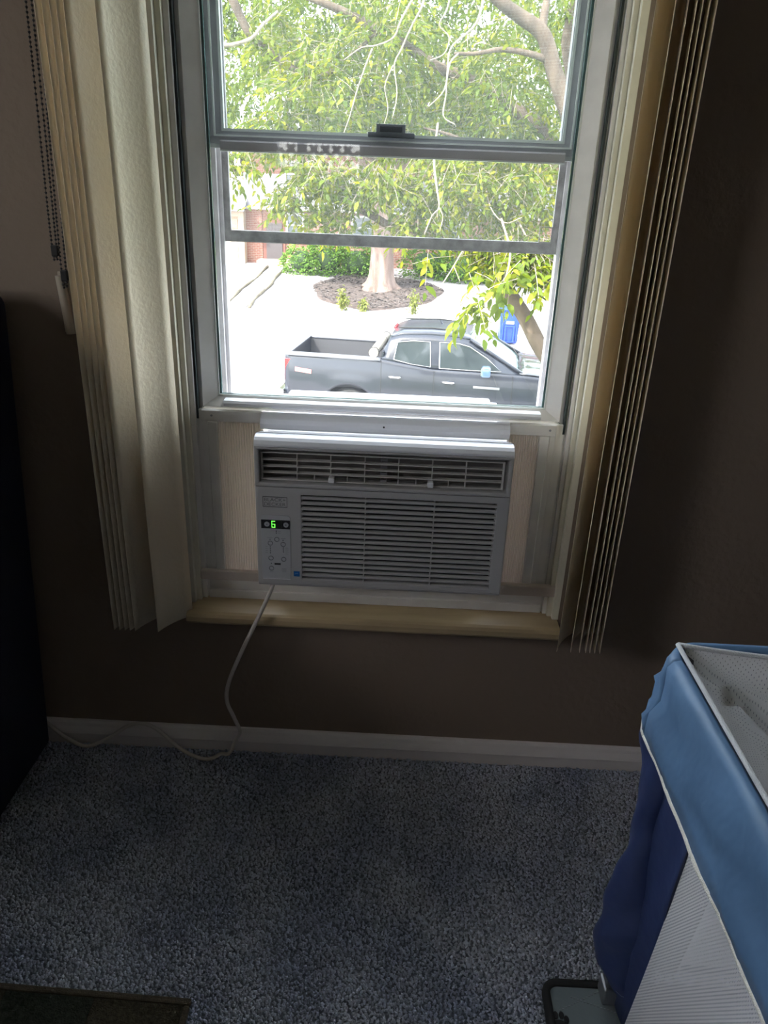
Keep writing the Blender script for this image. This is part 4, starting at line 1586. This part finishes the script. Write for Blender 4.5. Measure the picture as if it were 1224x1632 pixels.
# the largest leaves, hanging lowest and nearest: each its own part
blobs = [(1.05, 6.3, .40, .40, .35, .17, 19), (.66, 6.15, .12, .20, .25, .14, 9), (1.40, 6.4, .26, .14, .3, .14, 6), (.20, 6.6, .50, .08, .15, .12, 2)]
B, LD, LN, ln, tw = sprays(blobs, 8, .135, rn)
V, F = twig_arrays(*tw, .004)
tw_ = fast_mesh('fine_twigs', V - np.array(TO_), F, bark_pale, nt_)
tw_['kind'] = 'stuff'
protos = []
for k in range(4):
    wd = (.40, .46, .52, .44)[k]
    cu = (.2, .5, .35, .7)[k]
    s1 = .05 * (k - 1.5)
    v = [(0, 0, 0), (wd * .30, .15, .03), (-wd * .30, .15, .03), (wd * .5, .40, .05), (-wd * .5, .40, .05), (wd * .36, .70, .02 - cu * .1), (-wd * .36, .70, .02 - cu * .1),
         (s1, 1.0, -cu * .4), (0, .15, 0), (0, .40, .01), (0, .70, -.02 - cu * .1)]
    f = [(0, 1, 8), (0, 8, 2), (1, 3, 9, 8), (8, 9, 4, 2), (3, 5, 10, 9), (9, 10, 6, 4), (5, 7, 10), (10, 7, 6)]
    me = bpy.data.meshes.new('leaf')
    me.from_pydata(v, [], f)
    me.materials.append(leaf_near)
    me.shade_smooth()
    protos.append(me)
for i in range(min(296, len(B))):
    d = Vector(LD[i]).normalized()
    nn = Vector(LN[i])
    s_ = d.cross(nn).normalized()
    nn = s_.cross(d)
    mw_ = Matrix((s_, d, nn)).transposed().to_4x4() @ Matrix.Scale(float(ln[i]), 4)
    mw_.translation = Vector(B[i]) - TO_
    o = bpy.data.objects.new('leaf', protos[i % 4])
    COL.objects.link(o)
    o.parent = nt_
    o.matrix_local = mw_


def far_tree(name, label, loc, blobs, trunk, r, leafsize, per, mat=None, bark=None, seed=1, group=None):
    t = tag(empty(name, loc), label, 'tree', group)
    off = Vector(loc)
    P = smooth_path(trunk, 4)
    MB(off).tube(P, [r * (1 - .6 * i / (len(P) - 1)) for i in range(len(P))], 12).build('trunk', bark or bark_m, t, smooth=True)
    rn_ = np.random.default_rng(seed)
    B, LD, LN, ln, tw = sprays(blobs, per, leafsize, rn_, True)
    V, F = leaf_arrays(B, LD, LN, ln, ln * .5)
    o = fast_mesh('crown', V - np.array(off), F, mat or leaf_far, t)
    o['kind'] = 'stuff'
    top = Vector(trunk[-1])
    for k, bb in enumerate(blobs[:5]):
        MB(off).tube(smooth_path([trunk[-2], (top + Vector(bb[:3])) / 2 + Vector((0, 0, -.3)), bb[:3]], 4), [r * .35, r * .3, r * .28, r * .25, r * .2, r * .16, r * .12, r * .09, r * .06][:9], 6).build('branch', bark or bark_m, t, smooth=True)
    return t


# big tree across the street in its mulch ring
tz = gy(28.9)
bt = tag(empty('street_tree', (-1.05, 28.9, tz)), 'tall tree with thick pale trunk standing in a mulch bed across the street', 'tree')
BTO = bt.location.copy()
q = MB(BTO)
# flared trunk with buttress roots
rows = []
for z, rad, fl in ((-.15, .95, .30), (.0, .82, .28), (.12, .66, .22), (.3, .54, .13), (.6, .47, .08), (1.2, .43, .05), (2.2, .40, .04), (3.4, .38, .04), (4.6, .34, .03), (6.0, .24, .02), (7.5, .12, .02)):
    row = []
    for k in range(29):
        a = 2 * math.pi * k / 28
        rr = rad * (1 + fl * math.sin(a * 5 + 1) + fl * .6 * math.sin(a * 8 + z))
        row.append((-1.05 + rr * math.cos(a) + .05 * math.sin(z), 28.9 + rr * math.sin(a), tz + z))
    rows.append(row)
q.grid(rows).build('trunk', bark_far, bt, smooth=True)
for ex, ey, ez in ((-4.5, 28.5, 4.2), (2.8, 29, 4.0), (-1.5, 33, 5), (1, 27, 5.0), (-3, 27, 3.2)):
    MB(BTO).tube(smooth_path([(-1.05, 28.9, tz + 4.2), ((-1.05 + ex) / 2, (28.9 + ey) / 2, ez * .55 + .2), (ex, ey, ez)], 4), [.22, .2, .18, .16, .14, .12, .1, .08, .05], 8).build('limb', bark_far, bt, smooth=True)
rn2 = np.random.default_rng(21)
B, LD, LN, ln, tw = sprays([(-4.8, 28.5, 3.4, 2.2, 2.2, 1.6, 380), (2.8, 28.8, 3.0, 2.6, 2.2, 1.8, 460), (-1, 29.5, 4.6, 3.4, 2.6, 1.8, 480), (-1.2, 31.0, 4.5, 3, 2, 1.8, 260), (.6, 27, 3.2, 2.0, 1.6, 1.4, 260), (-2.2, 27.4, 3.0, 1.6, 1.4, 1.1, 170), (6.0, 29, 3.6, 2.0, 2, 1.8, 260), (-1, 30, 7.5, 3.8, 3, 2, 380), (-4.5, 30, 6.5, 2.2, 2, 1.8, 200), (3.6, 30, 6.4, 2.4, 2, 1.8, 220)], 9, .20, rn2, True)
V, F = leaf_arrays(B, LD, LN, ln, ln * .5)
o = fast_mesh('crown', V - np.array(BTO), F, leaf_far, bt)
o['kind'] = 'stuff'
# mulch bed
mul = tag(empty('mulch_bed', (-1.2, 29.5, tz)), 'round bed of dark brown mulch around the pale tree trunk', 'mulch bed')
q = MB(mul.location)
rows = []
for rr, z in ((.25, .10), (.5, .09), (.75, .07), (.92, .05), (1.0, .0), (1.02, -.1)):
    row = []
    for k in range(49):
        a = 2 * math.pi * k / 48
        w_ = 1 + .05 * math.sin(a * 3 + .5) + .03 * math.sin(a * 7)
        x, y = -1.15 + 2.55 * rr * w_ * math.cos(a), 28.75 + 3.6 * rr * w_ * math.sin(a)
        row.append((x, y, gy(y) + z))
    rows.append(row)
q.grid(rows)
q.build('mulch', M('mulch', (.022, .014, .011), .95, rgb2=(.06, .041, .034), vscale=7, detail=9, bump=1, bscale=25), mul, smooth=True)
rn3 = np.random.default_rng(8)
Nc = 2500
a = rn3.uniform(0, 6.28, Nc)
rr = np.sqrt(rn3.uniform(.06, 1, Nc)) * 2.6
x, y = -1.15 + rr * np.cos(a) * .95, 28.75 + rr * np.sin(a) * 1.35
zz = np.array([gy(t) for t in y]) + .09
B = np.stack([x, y, zz], 1)
ln = rn3.uniform(.08, .2, Nc)
V, F = leaf_arrays(B, np.stack([np.cos(a * 7), np.sin(a * 5), rn3.uniform(-.1, .3, Nc)], 1), np.array([0, 0, 1.]) + rn3.normal(0, .3, (Nc, 3)), ln, ln * .35)
o = fast_mesh('bark_chips', V - np.array(mul.location), F, M('chips', (.02, .015, .012), .95, rgb2=(.08, .062, .056), vscale=3), mul)
o['kind'] = 'stuff'


def bush(name, label, blobs, size, n_leaf, mat, seed, cat='hedge'):
    c = Vector(blobs[0][:3])
    c.z = gy(c.y)
    t = tag(empty(name, c), label, cat)
    rn_ = np.random.default_rng(seed)
    B, LD, LN, ln, tw = sprays([bb[:6] + (bb[6] * 2,) for bb in blobs], n_leaf, size, rn_, True)
    LD[:, 2] += .6
    V, F = leaf_arrays(B, LD, LN, ln, ln * .5)
    o = fast_mesh('foliage', V - np.array(c), F, mat, t)
    o['kind'] = 'stuff'
    for k in range(4):
        bb = blobs[min(k, len(blobs) - 1)]
        x = bb[0] + (k - 1.5) * .3
        MB(c).tube([(x, bb[1], c.z - .05), (x + .05, bb[1], bb[2])], .03, 6).build('stem', bark_m, t)
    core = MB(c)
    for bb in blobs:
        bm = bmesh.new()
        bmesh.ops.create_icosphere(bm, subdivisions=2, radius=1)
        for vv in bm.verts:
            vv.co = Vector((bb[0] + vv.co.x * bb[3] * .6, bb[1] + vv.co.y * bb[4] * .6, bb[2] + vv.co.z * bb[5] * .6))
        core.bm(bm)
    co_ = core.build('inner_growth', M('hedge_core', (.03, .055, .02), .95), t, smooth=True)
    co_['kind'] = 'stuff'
    return t


hz = gy(33)
bush('hedge', 'long rounded green hedge left of the pale trunk, in front of the brick house',
     [(-4.5, 32.2, hz + .45, .9, .8, .75, 110), (-3.4, 32.2, hz + .55, 1.0, .9, .80, 130), (-2.2, 32.2, hz + .50, 1.1, .9, .80, 130)], .14, 9, leaf_hedge, 31)
bush('hedge', 'green hedge right of the pale trunk behind the mulch bed',
     [(.9, 32.4, hz + .50, 1.2, .9, .85, 130), (2.4, 31.8, hz + .50, 1.2, .9, .85, 120), (3.9, 31.5, hz + .5, 1.2, .9, .9, 120), (5.6, 31.5, hz + .6, 1.3, 1, 1.0, 120)], .14, 9, leaf_hedge, 32)


def weed(x, y, h, n_, label, seed):
    z = gy(y) if y > 24.4 else GZ + .14
    t = tag(empty('sapling', (x, y, z)), label, 'plant')
    rn_ = np.random.default_rng(seed)
    q = MB((x, y, z))
    bl_ = []
    for k in range(n_):
        dx, dy = rn_.uniform(-.10, .10, 2)
        hh = h * rn_.uniform(.7, 1)
        MB((x, y, z)).tube([(x + dx * .3, y + dy * .3, z - .02), (x + dx, y + dy, z + hh * .6), (x + dx * 1.4, y + dy * 1.3, z + hh)], [.012, .009, .004], 5).build('stem', M('weed_stem', (.25, .28, .08), .8), t)
        for j in range(5):
            bl_.append((x + dx * (.5 + .2 * j), y + dy, z + hh * (.3 + .17 * j), .10, .10, .08, 3))
    B, LD, LN, ln, tw = sprays(bl_, 5, .11, rn_)
    V, F = leaf_arrays(B, LD, LN, ln, ln * .5)
    o = fast_mesh('foliage', V - np.array((x, y, z)), F, leaf_weed, t)
    o['kind'] = 'stuff'


weed(-2.18, 24.75, .75, 4, 'tallest yellow-green sapling at the kerb, left of the pale trunk', 41)
weed(-1.48, 24.85, .40, 3, 'smallest pale sapling at the kerb below the pale trunk', 42)
weed(.25, 24.75, .75, 4, 'yellow-green sapling behind the truck cab, right of the pale trunk', 43)

# trees behind the house
for i, (x, y, s_, lab) in enumerate(((-10.5, 50, 1.2, 'green tree behind the garage of the brick house'), (-1.5, 51, 1.25, 'broad green tree rising behind the middle of the brick house'), (8.0, 50, 1.2, 'green tree rising behind the right end of the brick house'), (16.5, 50, 1.1, 'green tree standing right of the brick house'))):
    z0 = gy(36)
    far_tree('background_tree', lab, (x, y, z0),
             [(x, y, z0 + 7.5 * s_, 4.2 * s_, 3 * s_, 3.2 * s_, 800), (x - 2.4, y - 1, z0 + 6.2, 2.4, 2, 2.0, 330), (x + 2.4, y - 1, z0 + 6.4, 2.4, 2, 2.0, 330), (x, y - 1.5, z0 + 4.6, 2.8, 1.8, 1.6, 200), (x + .5, y, z0 + 11 * s_, 3.4, 2, 2.6, 450)],
             [(x, y, z0 - .1), (x + .1, y, z0 + 2.5), (x, y, z0 + 5)], .35, .30, 8, seed=60 + i)

# ================================================================== PICKUP TRUCK
paint_m = M('truck_paint', (0.008, 0.010, 0.017), 0.3, coat=.25, spec=.4)
chrome_m = M('chrome', (.75, .76, .78), .12, metal=1.0)
tglass_m = M('truck_glass', (.02, .026, .028), .06, spec=.35)
bedliner_m = M('bed_liner', (.035, .035, .04), .85, bump=.5, bscale=40)
rubber_m = M('rubber', (.012, .012, .012), .85)
tail_m = M('tail_red', (.55, .012, .02), .2, coat=.5)
tr = tag(empty('pickup_truck', (-2.03, 13.1, GZ), math.radians(-6.5)), 'black crew cab pickup truck with an open bed parked on the street', 'truck')


def kb():
    return MB((0, 0, 0))


RA, FA = 1.20, 4.95          # axle stations
WR = .41


def z_low(x):
    z = .50
    for ax in (RA, FA):
        d = abs(x - ax)
        if d < .52:
            z = max(z, .40 + math.sqrt(.52 ** 2 - d ** 2) * .97)
    return z


def y_side(z, x):
    """half width of the body at height z"""
    pts = [(.45, .90), (.62, .955), (.80, .985), (1.0, .99), (1.15, .975), (1.26, .95), (1.40, .92)]
    for (a, b), (c, d) in zip(pts, pts[1:]):
        if z <= c:
            t = max(0, (z - a) / (c - a))
            y = b + (d - b) * t
            break
    else:
        y = .92
    for ax in (RA, FA):          # wheel flares
        d = math.hypot(x - ax, z - .40)
        if .50 < d < .72:
            y += .022 * (1 - (d - .50) / .22)
    if x > 5.3:
        y -= (x - 5.3) ** 2 * .35
    if x < .12:
        y -= (.12 - x) ** 2 * 2.5
    return y


def z_top(x):
    if x < 1.75:
        return 1.385
    if x < 4.2:
        return 1.385 - .115 * min(1, (x - 1.75) / .9) if x < 2.65 else 1.27
    return 1.27 - .10 * ((x - 4.2) / 1.6) ** 1.3


xs = sorted(set([round(v, 3) for v in list(np.linspace(0, 5.8, 59)) + [RA - .52, RA + .52, FA - .52, FA + .52, 1.745, 1.755] + list(np.linspace(RA - .5, RA + .5, 15)) + list(np.linspace(FA - .5, FA + .5, 15))]))
for s, nm in ((-1, 'side_panel'), (1, 'side_panel')):
    rows = []
    for x in xs:
        a, c = z_low(x), z_top(x)
        rows.append([(x, s * y_side(a + (c - a) * j / 11, x), a + (c - a) * j / 11) for j in range(12)])
    kb().grid(rows).build(nm, paint_m, tr, smooth=True, solid=.02)
    # wheel arch liners
    for ax in (RA, FA):
        q = kb()
        rr = []
        for k in range(17):
            an = math.pi * k / 16
            rr.append([(ax + .53 * math.cos(an), s * .94, .40 + .53 * math.sin(an)), (ax + .53 * math.cos(an), s * .60, .40 + .53 * math.sin(an))])
        q.grid(rr).build('arch_liner', rubber_m, tr, solid=.01)
# wheels
for ax in (RA, FA):
    for s in (-1, 1):
        y = s * .84
        prof_ = [(.23, -.12), (.36, -.13), (.40, -.10), (WR, -.05), (WR, .05), (.40, .10), (.36, .13), (.23, .12)]
        rows = []
        for k in range(33):
            an = 2 * math.pi * k / 32
            rows.append([(ax + r_ * math.cos(an), y + o_, WR + r_ * math.sin(an)) for r_, o_ in prof_])
        wh = kb().grid(rows).build('tyre', rubber_m, tr, smooth=True)
        rm = kb()
        rows = []
        for k in range(33):
            an = 2 * math.pi * k / 32
            rows.append([(ax + r_ * math.cos(an), y + s * o_, WR + r_ * math.sin(an)) for r_, o_ in ((.255, .10), (.245, .125), (.225, .115), (.21, .06))])
        rm.grid(rows)
        for k in range(6):
            an = 2 * math.pi * k / 6
            for d_ in (-.09, .09):
                rm.tube([(ax + .05 * math.cos(an + d_), y + s * .08, WR + .05 * math.sin(an + d_)), (ax + .225 * math.cos(an + d_ * .6), y + s * .10, WR + .225 * math.sin(an + d_ * .6))], .02, 6)
        rm.tube([(ax, y + s * .03, WR), (ax, y + s * .10, WR)], .075, 14)
        rm.build('rim', chrome_m, wh, smooth='auto')
# bed
kb().box(.05, 1.72, -.80, .80, .80, .84).build('bed_floor', bedliner_m, tr)
for k in range(8):
    y = -.66 + k * .188
    kb().box(.06, 1.70, y - .035, y + .035, .84, .855).build('bed_rib', bedliner_m, tr)
for s in (-1, 1):
    kb().box(.03, 1.74, s * .80 - .02, s * .80 + .02, .80, 1.36).build('bed_wall', bedliner_m, tr)
    rl = kb()
    rows = []
    for x in np.linspace(0.0, 1.745, 12):
        rows.append([(x, s * .965, 1.355), (x, s * .955, 1.385), (x, s * .925, 1.40), (x, s * .80, 1.395), (x, s * .775, 1.38), (x, s * .775, 1.34)])
    rl.grid(rows).build('bed_rail', M('rail_cap', (.085, .087, .10), .35), tr, smooth=True, solid=.004)
    kb().bbox(1.06 - .60, 1.06 + .60, s * .76 - .06, s * .76 + .04, .84, 1.04, .04).build('wheel_well', bedliner_m, tr)
kb().box(1.71, 1.745, -.92, .92, .55, 1.38).build('bulkhead', bedliner_m, tr)
tg_ = kb().bbox(-.005, .065, -.80, .80, .76, 1.375, .012).build('tailgate', paint_m, tr)
kb().bbox(-.01, .075, -.80, .80, 1.372, 1.40, .008).build('tailgate_cap', M('gate_cap_lit', (.22, .22, .24), .4), tg_)  # lighter grey stands for light on the tailgate top
kb().bbox(-.015, .0, -.12, .12, 1.20, 1.27, .004).build('tailgate_handle', black_m, tg_)
for s in (-1, 1):
    kb().prism([(-.02, .90), (.10, .92), (.10, 1.08), (.05, 1.09), (.10, 1.10), (.10, 1.29), (-.01, 1.29)], 1, s * .80, s * .955).build('tail_light', tail_m, tr, bevel=.012)
kb().bbox(-.17, -.02, -.98, .98, .50, .72, .04).build('rear_bumper', chrome_m, tr)
kb().bbox(-.14, -.03, -.55, .55, .715, .73, .004).build('bumper_step', rubber_m, tr)
# rolled soft bed cover lashed against the cab
kb().tube([(1.60, -.84, 1.47), (1.61, -.3, 1.485), (1.60, .3, 1.485), (1.60, .84, 1.47)], .085, 14).build('rolled_cover', M('cover_tan', (.22, .20, .165), .8, bump=.5, bscale=20), tr, smooth='auto')
for y in (-.78, -.3, .3, .78):
    kb().tube([(1.60 + .09 * math.cos(a), y, 1.475 + .09 * math.sin(a)) for a in np.linspace(0, 6.28, 13)], .008, 5).build('cover_strap', rubber_m, tr)
# cab: greenhouse lofted between belt line and roof
st = [  # X, z_belt(y .92), roof edge z, half width at the roof edge
    (1.76, 1.385, 1.50, .80), (1.90, 1.36, 1.74, .73), (2.10, 1.33, 1.80, .715), (2.6, 1.275, 1.825, .71), (3.0, 1.27, 1.815, .71), (3.30, 1.27, 1.775, .715), (3.70, 1.27, 1.56, .775), (4.22, 1.275, 1.29, .87)]
for s in (-1, 1):
    rows = []
    for X_, zb_, zr_, hw in st:
        rows.append([(X_, s * (.925 + (hw - .925) * t), zb_ - .01 + (zr_ - zb_ + .01) * t - .0) for t in np.linspace(0, 1, 6)])
    kb().grid(rows).build('cab_side', paint_m, tr, smooth=True, solid=.02)
rows = []
for X_, zb_, zr_, hw in st[1:6]:
    rows.append([(X_, -hw * math.cos(t), zr_ + .085 * math.sin(t) ** .7 * (1 if X_ > 1.95 else .8)) for t in np.linspace(0, math.pi, 15)])
kb().grid(rows).build('roof', paint_m, tr, smooth=True, solid=.02)
for y in (-.50, .50):
    kb().tube([(2.0, y, 1.885), (2.6, y, 1.915), (3.2, y, 1.885)], .012, 6).build('roof_seam', rubber_m, tr)
kb().tube([(2.75, -.03, 1.905), (2.70, -.03, 1.985)], [.02, .006], 8).build('roof_antenna', paint_m, tr)
kb().bbox(1.865, 1.91, -.18, .18, 1.80, 1.845, .008).build('brake_light', tail_m, tr)
# rear window and back wall of the cab
kb().add([(1.76, -.80, 1.50), (1.76, .80, 1.50), (1.89, .72, 1.78), (1.89, -.72, 1.78), (1.80, -.80, 1.50), (1.80, .80, 1.50), (1.93, .72, 1.78), (1.93, -.72, 1.78)],
         [(0, 1, 2, 3), (4, 7, 6, 5), (0, 4, 5, 1), (1, 5, 6, 2), (2, 6, 7, 3), (3, 7, 4, 0)]).build('rear_glass', tglass_m, tr)
kb().box(1.755, 1.79, -.90, .90, .6, 1.51).build('cab_back', paint_m, tr)
# windscreen
P_ = []
for t in np.linspace(0, 1, 7):
    row = []
    for u in np.linspace(-1, 1, 11):
        X_ = 4.27 - .97 * t - .10 * u * u * (1 - t)
        hw = .86 + (.70 - .86) * t
        z_ = 1.285 + (1.86 - 1.285) * t - .05 * u * u * t + .02 * math.sin(math.pi * t)
        row.append((X_, u * hw, z_))
    P_.append(row)
kb().grid(P_).build('windscreen', M('windscreen_glass', (.20, .27, .26), .06, spec=.9), tr, smooth=True, solid=.006)
for s in (-1, 1):
    kb().tube([(4.24, s * .885, 1.29), (3.72, s * .80, 1.575), (3.30, s * .725, 1.80)], [.035, .03, .03], 8).build('pillar', paint_m, tr, smooth=True)
kb().bbox(4.17, 4.36, -.84, .84, 1.255, 1.285, .008).build('cowl', rubber_m, tr)
for y in (-.5, .25):
    kb().tube([(4.26, y, 1.30), (4.10, y + .55, 1.385)], .008, 5).build('wiper', rubber_m, tr)
# side windows with bright surround
def side_pt(X_, z, s, out=.0):
    for (a, c) in zip(st, st[1:]):
        if X_ <= c[0]:
            t = (X_ - a[0]) / (c[0] - a[0])
            zb_ = a[1] + (c[1] - a[1]) * t
            zr_ = a[2] + (c[2] - a[2]) * t
            hw = a[3] + (c[3] - a[3]) * t
            break
    u = (z - zb_) / max(.05, (zr_ - zb_))
    return (X_, s * (.925 + (hw - .925) * u + out), z)


for s in (-1, 1):
    for poly, nm in (([(1.98, 1.395), (2.30, 1.335), (2.64, 1.305), (2.60, 1.715), (2.30, 1.715), (2.02, 1.68)], 'rear_window'),
                     ([(2.80, 1.295), (3.40, 1.295), (3.88, 1.305), (3.62, 1.50), (3.30, 1.675), (3.10, 1.715), (2.77, 1.72)], 'front_window')):
        pts = [side_pt(x, z, s, .014) for x, z in poly]
        inn = [side_pt(x, z, s, .004) for x, z in poly]
        k = len(pts)
        g_ = kb().add(pts + inn, [tuple(range(k)), tuple(range(2 * k - 1, k - 1, -1))] + [(i, (i + 1) % k, k + (i + 1) % k, k + i) for i in range(k)]).build(nm, tglass_m, tr)
        lowp = [side_pt(x, z, s, .02) for x, z in poly]
        kb().tube(lowp + [lowp[0]], .008, 6).build('window_trim', M('dark_chrome', (.45, .45, .47), .25, metal=.9), g_)
    # door shut lines, handles, moulding
    for xx in (1.752, 2.70, 4.08):
        pts = [(xx + (.02 * math.sin(z * 2)), s * (y_side(z, xx) + .0135), z) for z in np.linspace(.55 if xx < 4 else .56, z_top(xx) - .02, 9)]
        kb().tube(pts, .006, 5).build('shut_line', rubber_m, tr)
    for xx, z in ((1.90, 1.10), (2.86, 1.07)):
        kb().tube([(xx, s * (y_side(z, xx) + .015), z), (xx + .05, s * (y_side(z, xx) + .05), z), (xx + .19, s * (y_side(z, xx) + .05), z), (xx + .24, s * (y_side(z, xx) + .015), z)], .018, 8).build('door_handle', chrome_m, tr, smooth=True)
    kb().bbox(3.42, 3.88, min(s * .985, s * 1.01), max(s * .985, s * 1.01), 1.0, 1.04, .004).build('fender_vent', M('vent_grey2', (.25, .25, .27), .3, metal=.5), tr)
    kb().tube([(x, s * (y_side(.62, x) + .012), .62) for x in (1.78, 2.5, 3.3, 4.1)], .02, 6).build('sill_moulding', rubber_m, tr)
    # mirrors
    kb().tube([(3.62, s * .92, 1.30), (3.62, s * 1.02, 1.30)], .03, 6).build('mirror_arm', paint_m, tr)
    mi = kb().bbox(3.54, 3.70, min(s * 1.0, s * 1.20), max(s * 1.0, s * 1.20), 1.24, 1.42, .035, 3).build('mirror', M('mirror_blue', (.06, .11, .20), .2, coat=1.0), tr, smooth='auto')
    kb().box(3.535, 3.542, min(s * 1.03, s * 1.17), max(s * 1.03, s * 1.17), 1.27, 1.39).build('mirror_glass', chrome_m, mi)
# reflective red and white sticker behind the near tail light
kb().add([(.20, -1.006, 1.085), (.50, -1.012, 1.055), (.50, -1.004, 1.125), (.20, -.998, 1.155), (.20, -.99, 1.085), (.50, -.99, 1.055), (.50, -.985, 1.125), (.20, -.985, 1.155)],
         [(0, 1, 2, 3), (4, 7, 6, 5), (0, 4, 5, 1), (1, 5, 6, 2), (2, 6, 7, 3), (3, 7, 4, 0)]).build('bedside_sticker', M('sticker_red', (.55, .16, .15), .4), tr)
# bonnet
rows = []
for X_ in np.linspace(4.20, 5.80, 13):
    t = (X_ - 4.2) / 1.6
    row = []
    for u in np.linspace(-1, 1, 17):
        w_ = (.935 - .10 * t ** 3)
        z_ = z_top(X_) + .02 + .075 * (1 - abs(u) ** 2.4) - .02 * (abs(abs(u) - .55) < .06) - .10 * max(0, t - .85)
        row.append((X_, u * w_, z_))
    rows.append(row)
kb().grid(rows).build('bonnet', M('bonnet_paint', (.03, .034, .045), .12, coat=1.0), tr, smooth=True, solid=.02)
gr = kb().bbox(5.74, 5.84, -.80, .80, .66, 1.18, .03).build('grille', rubber_m, tr)
for z in (.78, .90, 1.02):
    kb().bbox(5.82, 5.86, -.70, .70, z - .02, z + .02, .005).build('grille_bar', chrome_m, gr)
for s in (-1, 1):
    kb().bbox(5.70, 5.84, min(s * .58, s * .88), max(s * .58, s * .88), .92, 1.12, .03).build('head_light', M('lamp_clear', (.6, .62, .65), .1, coat=1), tr)
kb().bbox(5.72, 5.94, -.93, .93, .45, .66, .05).build('front_bumper', chrome_m, tr)
kb().box(.1, 5.6, -.55, .55, .40, .56).build('chassis', rubber_m, tr)
# seats and steering wheel seen as dark shapes
for y in (-.42, .42):
    kb().bbox(2.75, 3.0, y - .25, y + .25, .9, 1.62, .06).build('seat', M('seat_dark', (.03, .03, .032), .8), tr)

# ================================================================== RECYCLING BIN
bin_m = M('bin_blue', (0.006, 0.035, 0.30), 0.4)
bn = tag(empty('recycling_bin', (3.05, 21.25, GZ)), 'blue wheeled recycling bin standing at the far kerb', 'bin')
NB = bn.location.copy()


def bb_():
    return MB(NB)


cx, cy = 3.05, 21.25


def taper(wb, wt, db, dt, z0, z1, name, mat, par, inset=0.0, y_off=0):
    v = []
    for w_, d_, z in ((wb, db, z0), (wt, dt, z1)):
        v += [(cx - w_, cy - d_ + y_off, z), (cx + w_, cy - d_ + y_off, z), (cx + w_, cy + d_ + y_off, z), (cx - w_, cy + d_ + y_off, z)]
    return bb_().add(v, [(0, 3, 2, 1), (4, 5, 6, 7), (0, 1, 5, 4), (1, 2, 6, 5), (2, 3, 7, 6), (3, 0, 4, 7)]).build(name, mat, par, bevel=.02)


body = taper(.24, .31, .26, .34, GZ + .04, GZ + .98, 'body', bin_m, bn)
bb_().ring((cx - .15, cx + .15, GZ + .08, GZ + .56), (cx - .10, cx + .10, GZ + .10, GZ + .52), 1, cy - .34, cy - .275).build('front_panel', bin_m, body, bevel=.008)
for s in (-1, 1):
    bb_().bbox(cx + s * .20 - .02, cx + s * .20 + .02, cy - .335, cy - .27, GZ + .1, GZ + .95, .008, 1).build('rib', bin_m, body)
bb_().bbox(cx - .11, cx + .11, cy - .350, cy - .30, GZ + .60, GZ + .68, .008, 1).build('lift_bar', M('bin_label', (.6, .62, .66), .5), body)
bb_().prism([(cy - .38, GZ + .98), (cy + .36, GZ + .98), (cy + .36, GZ + 1.03), (cy, GZ + 1.08), (cy - .38, GZ + 1.02)], 0, cx - .33, cx + .33).build('lid', bin_m, bn, bevel=.012)
for s in (-1, 1):
    bb_().tube([(cx + s * .27, cy + .30, GZ + .12), (cx + s * .33, cy + .30, GZ + .12)], .12, 16).build('wheel', rubber_m, bn)
bb_().tube([(cx - .24, cy + .40, GZ + .98), (cx + .24, cy + .40, GZ + .98)], .016, 8).build('handle', bin_m, bn)
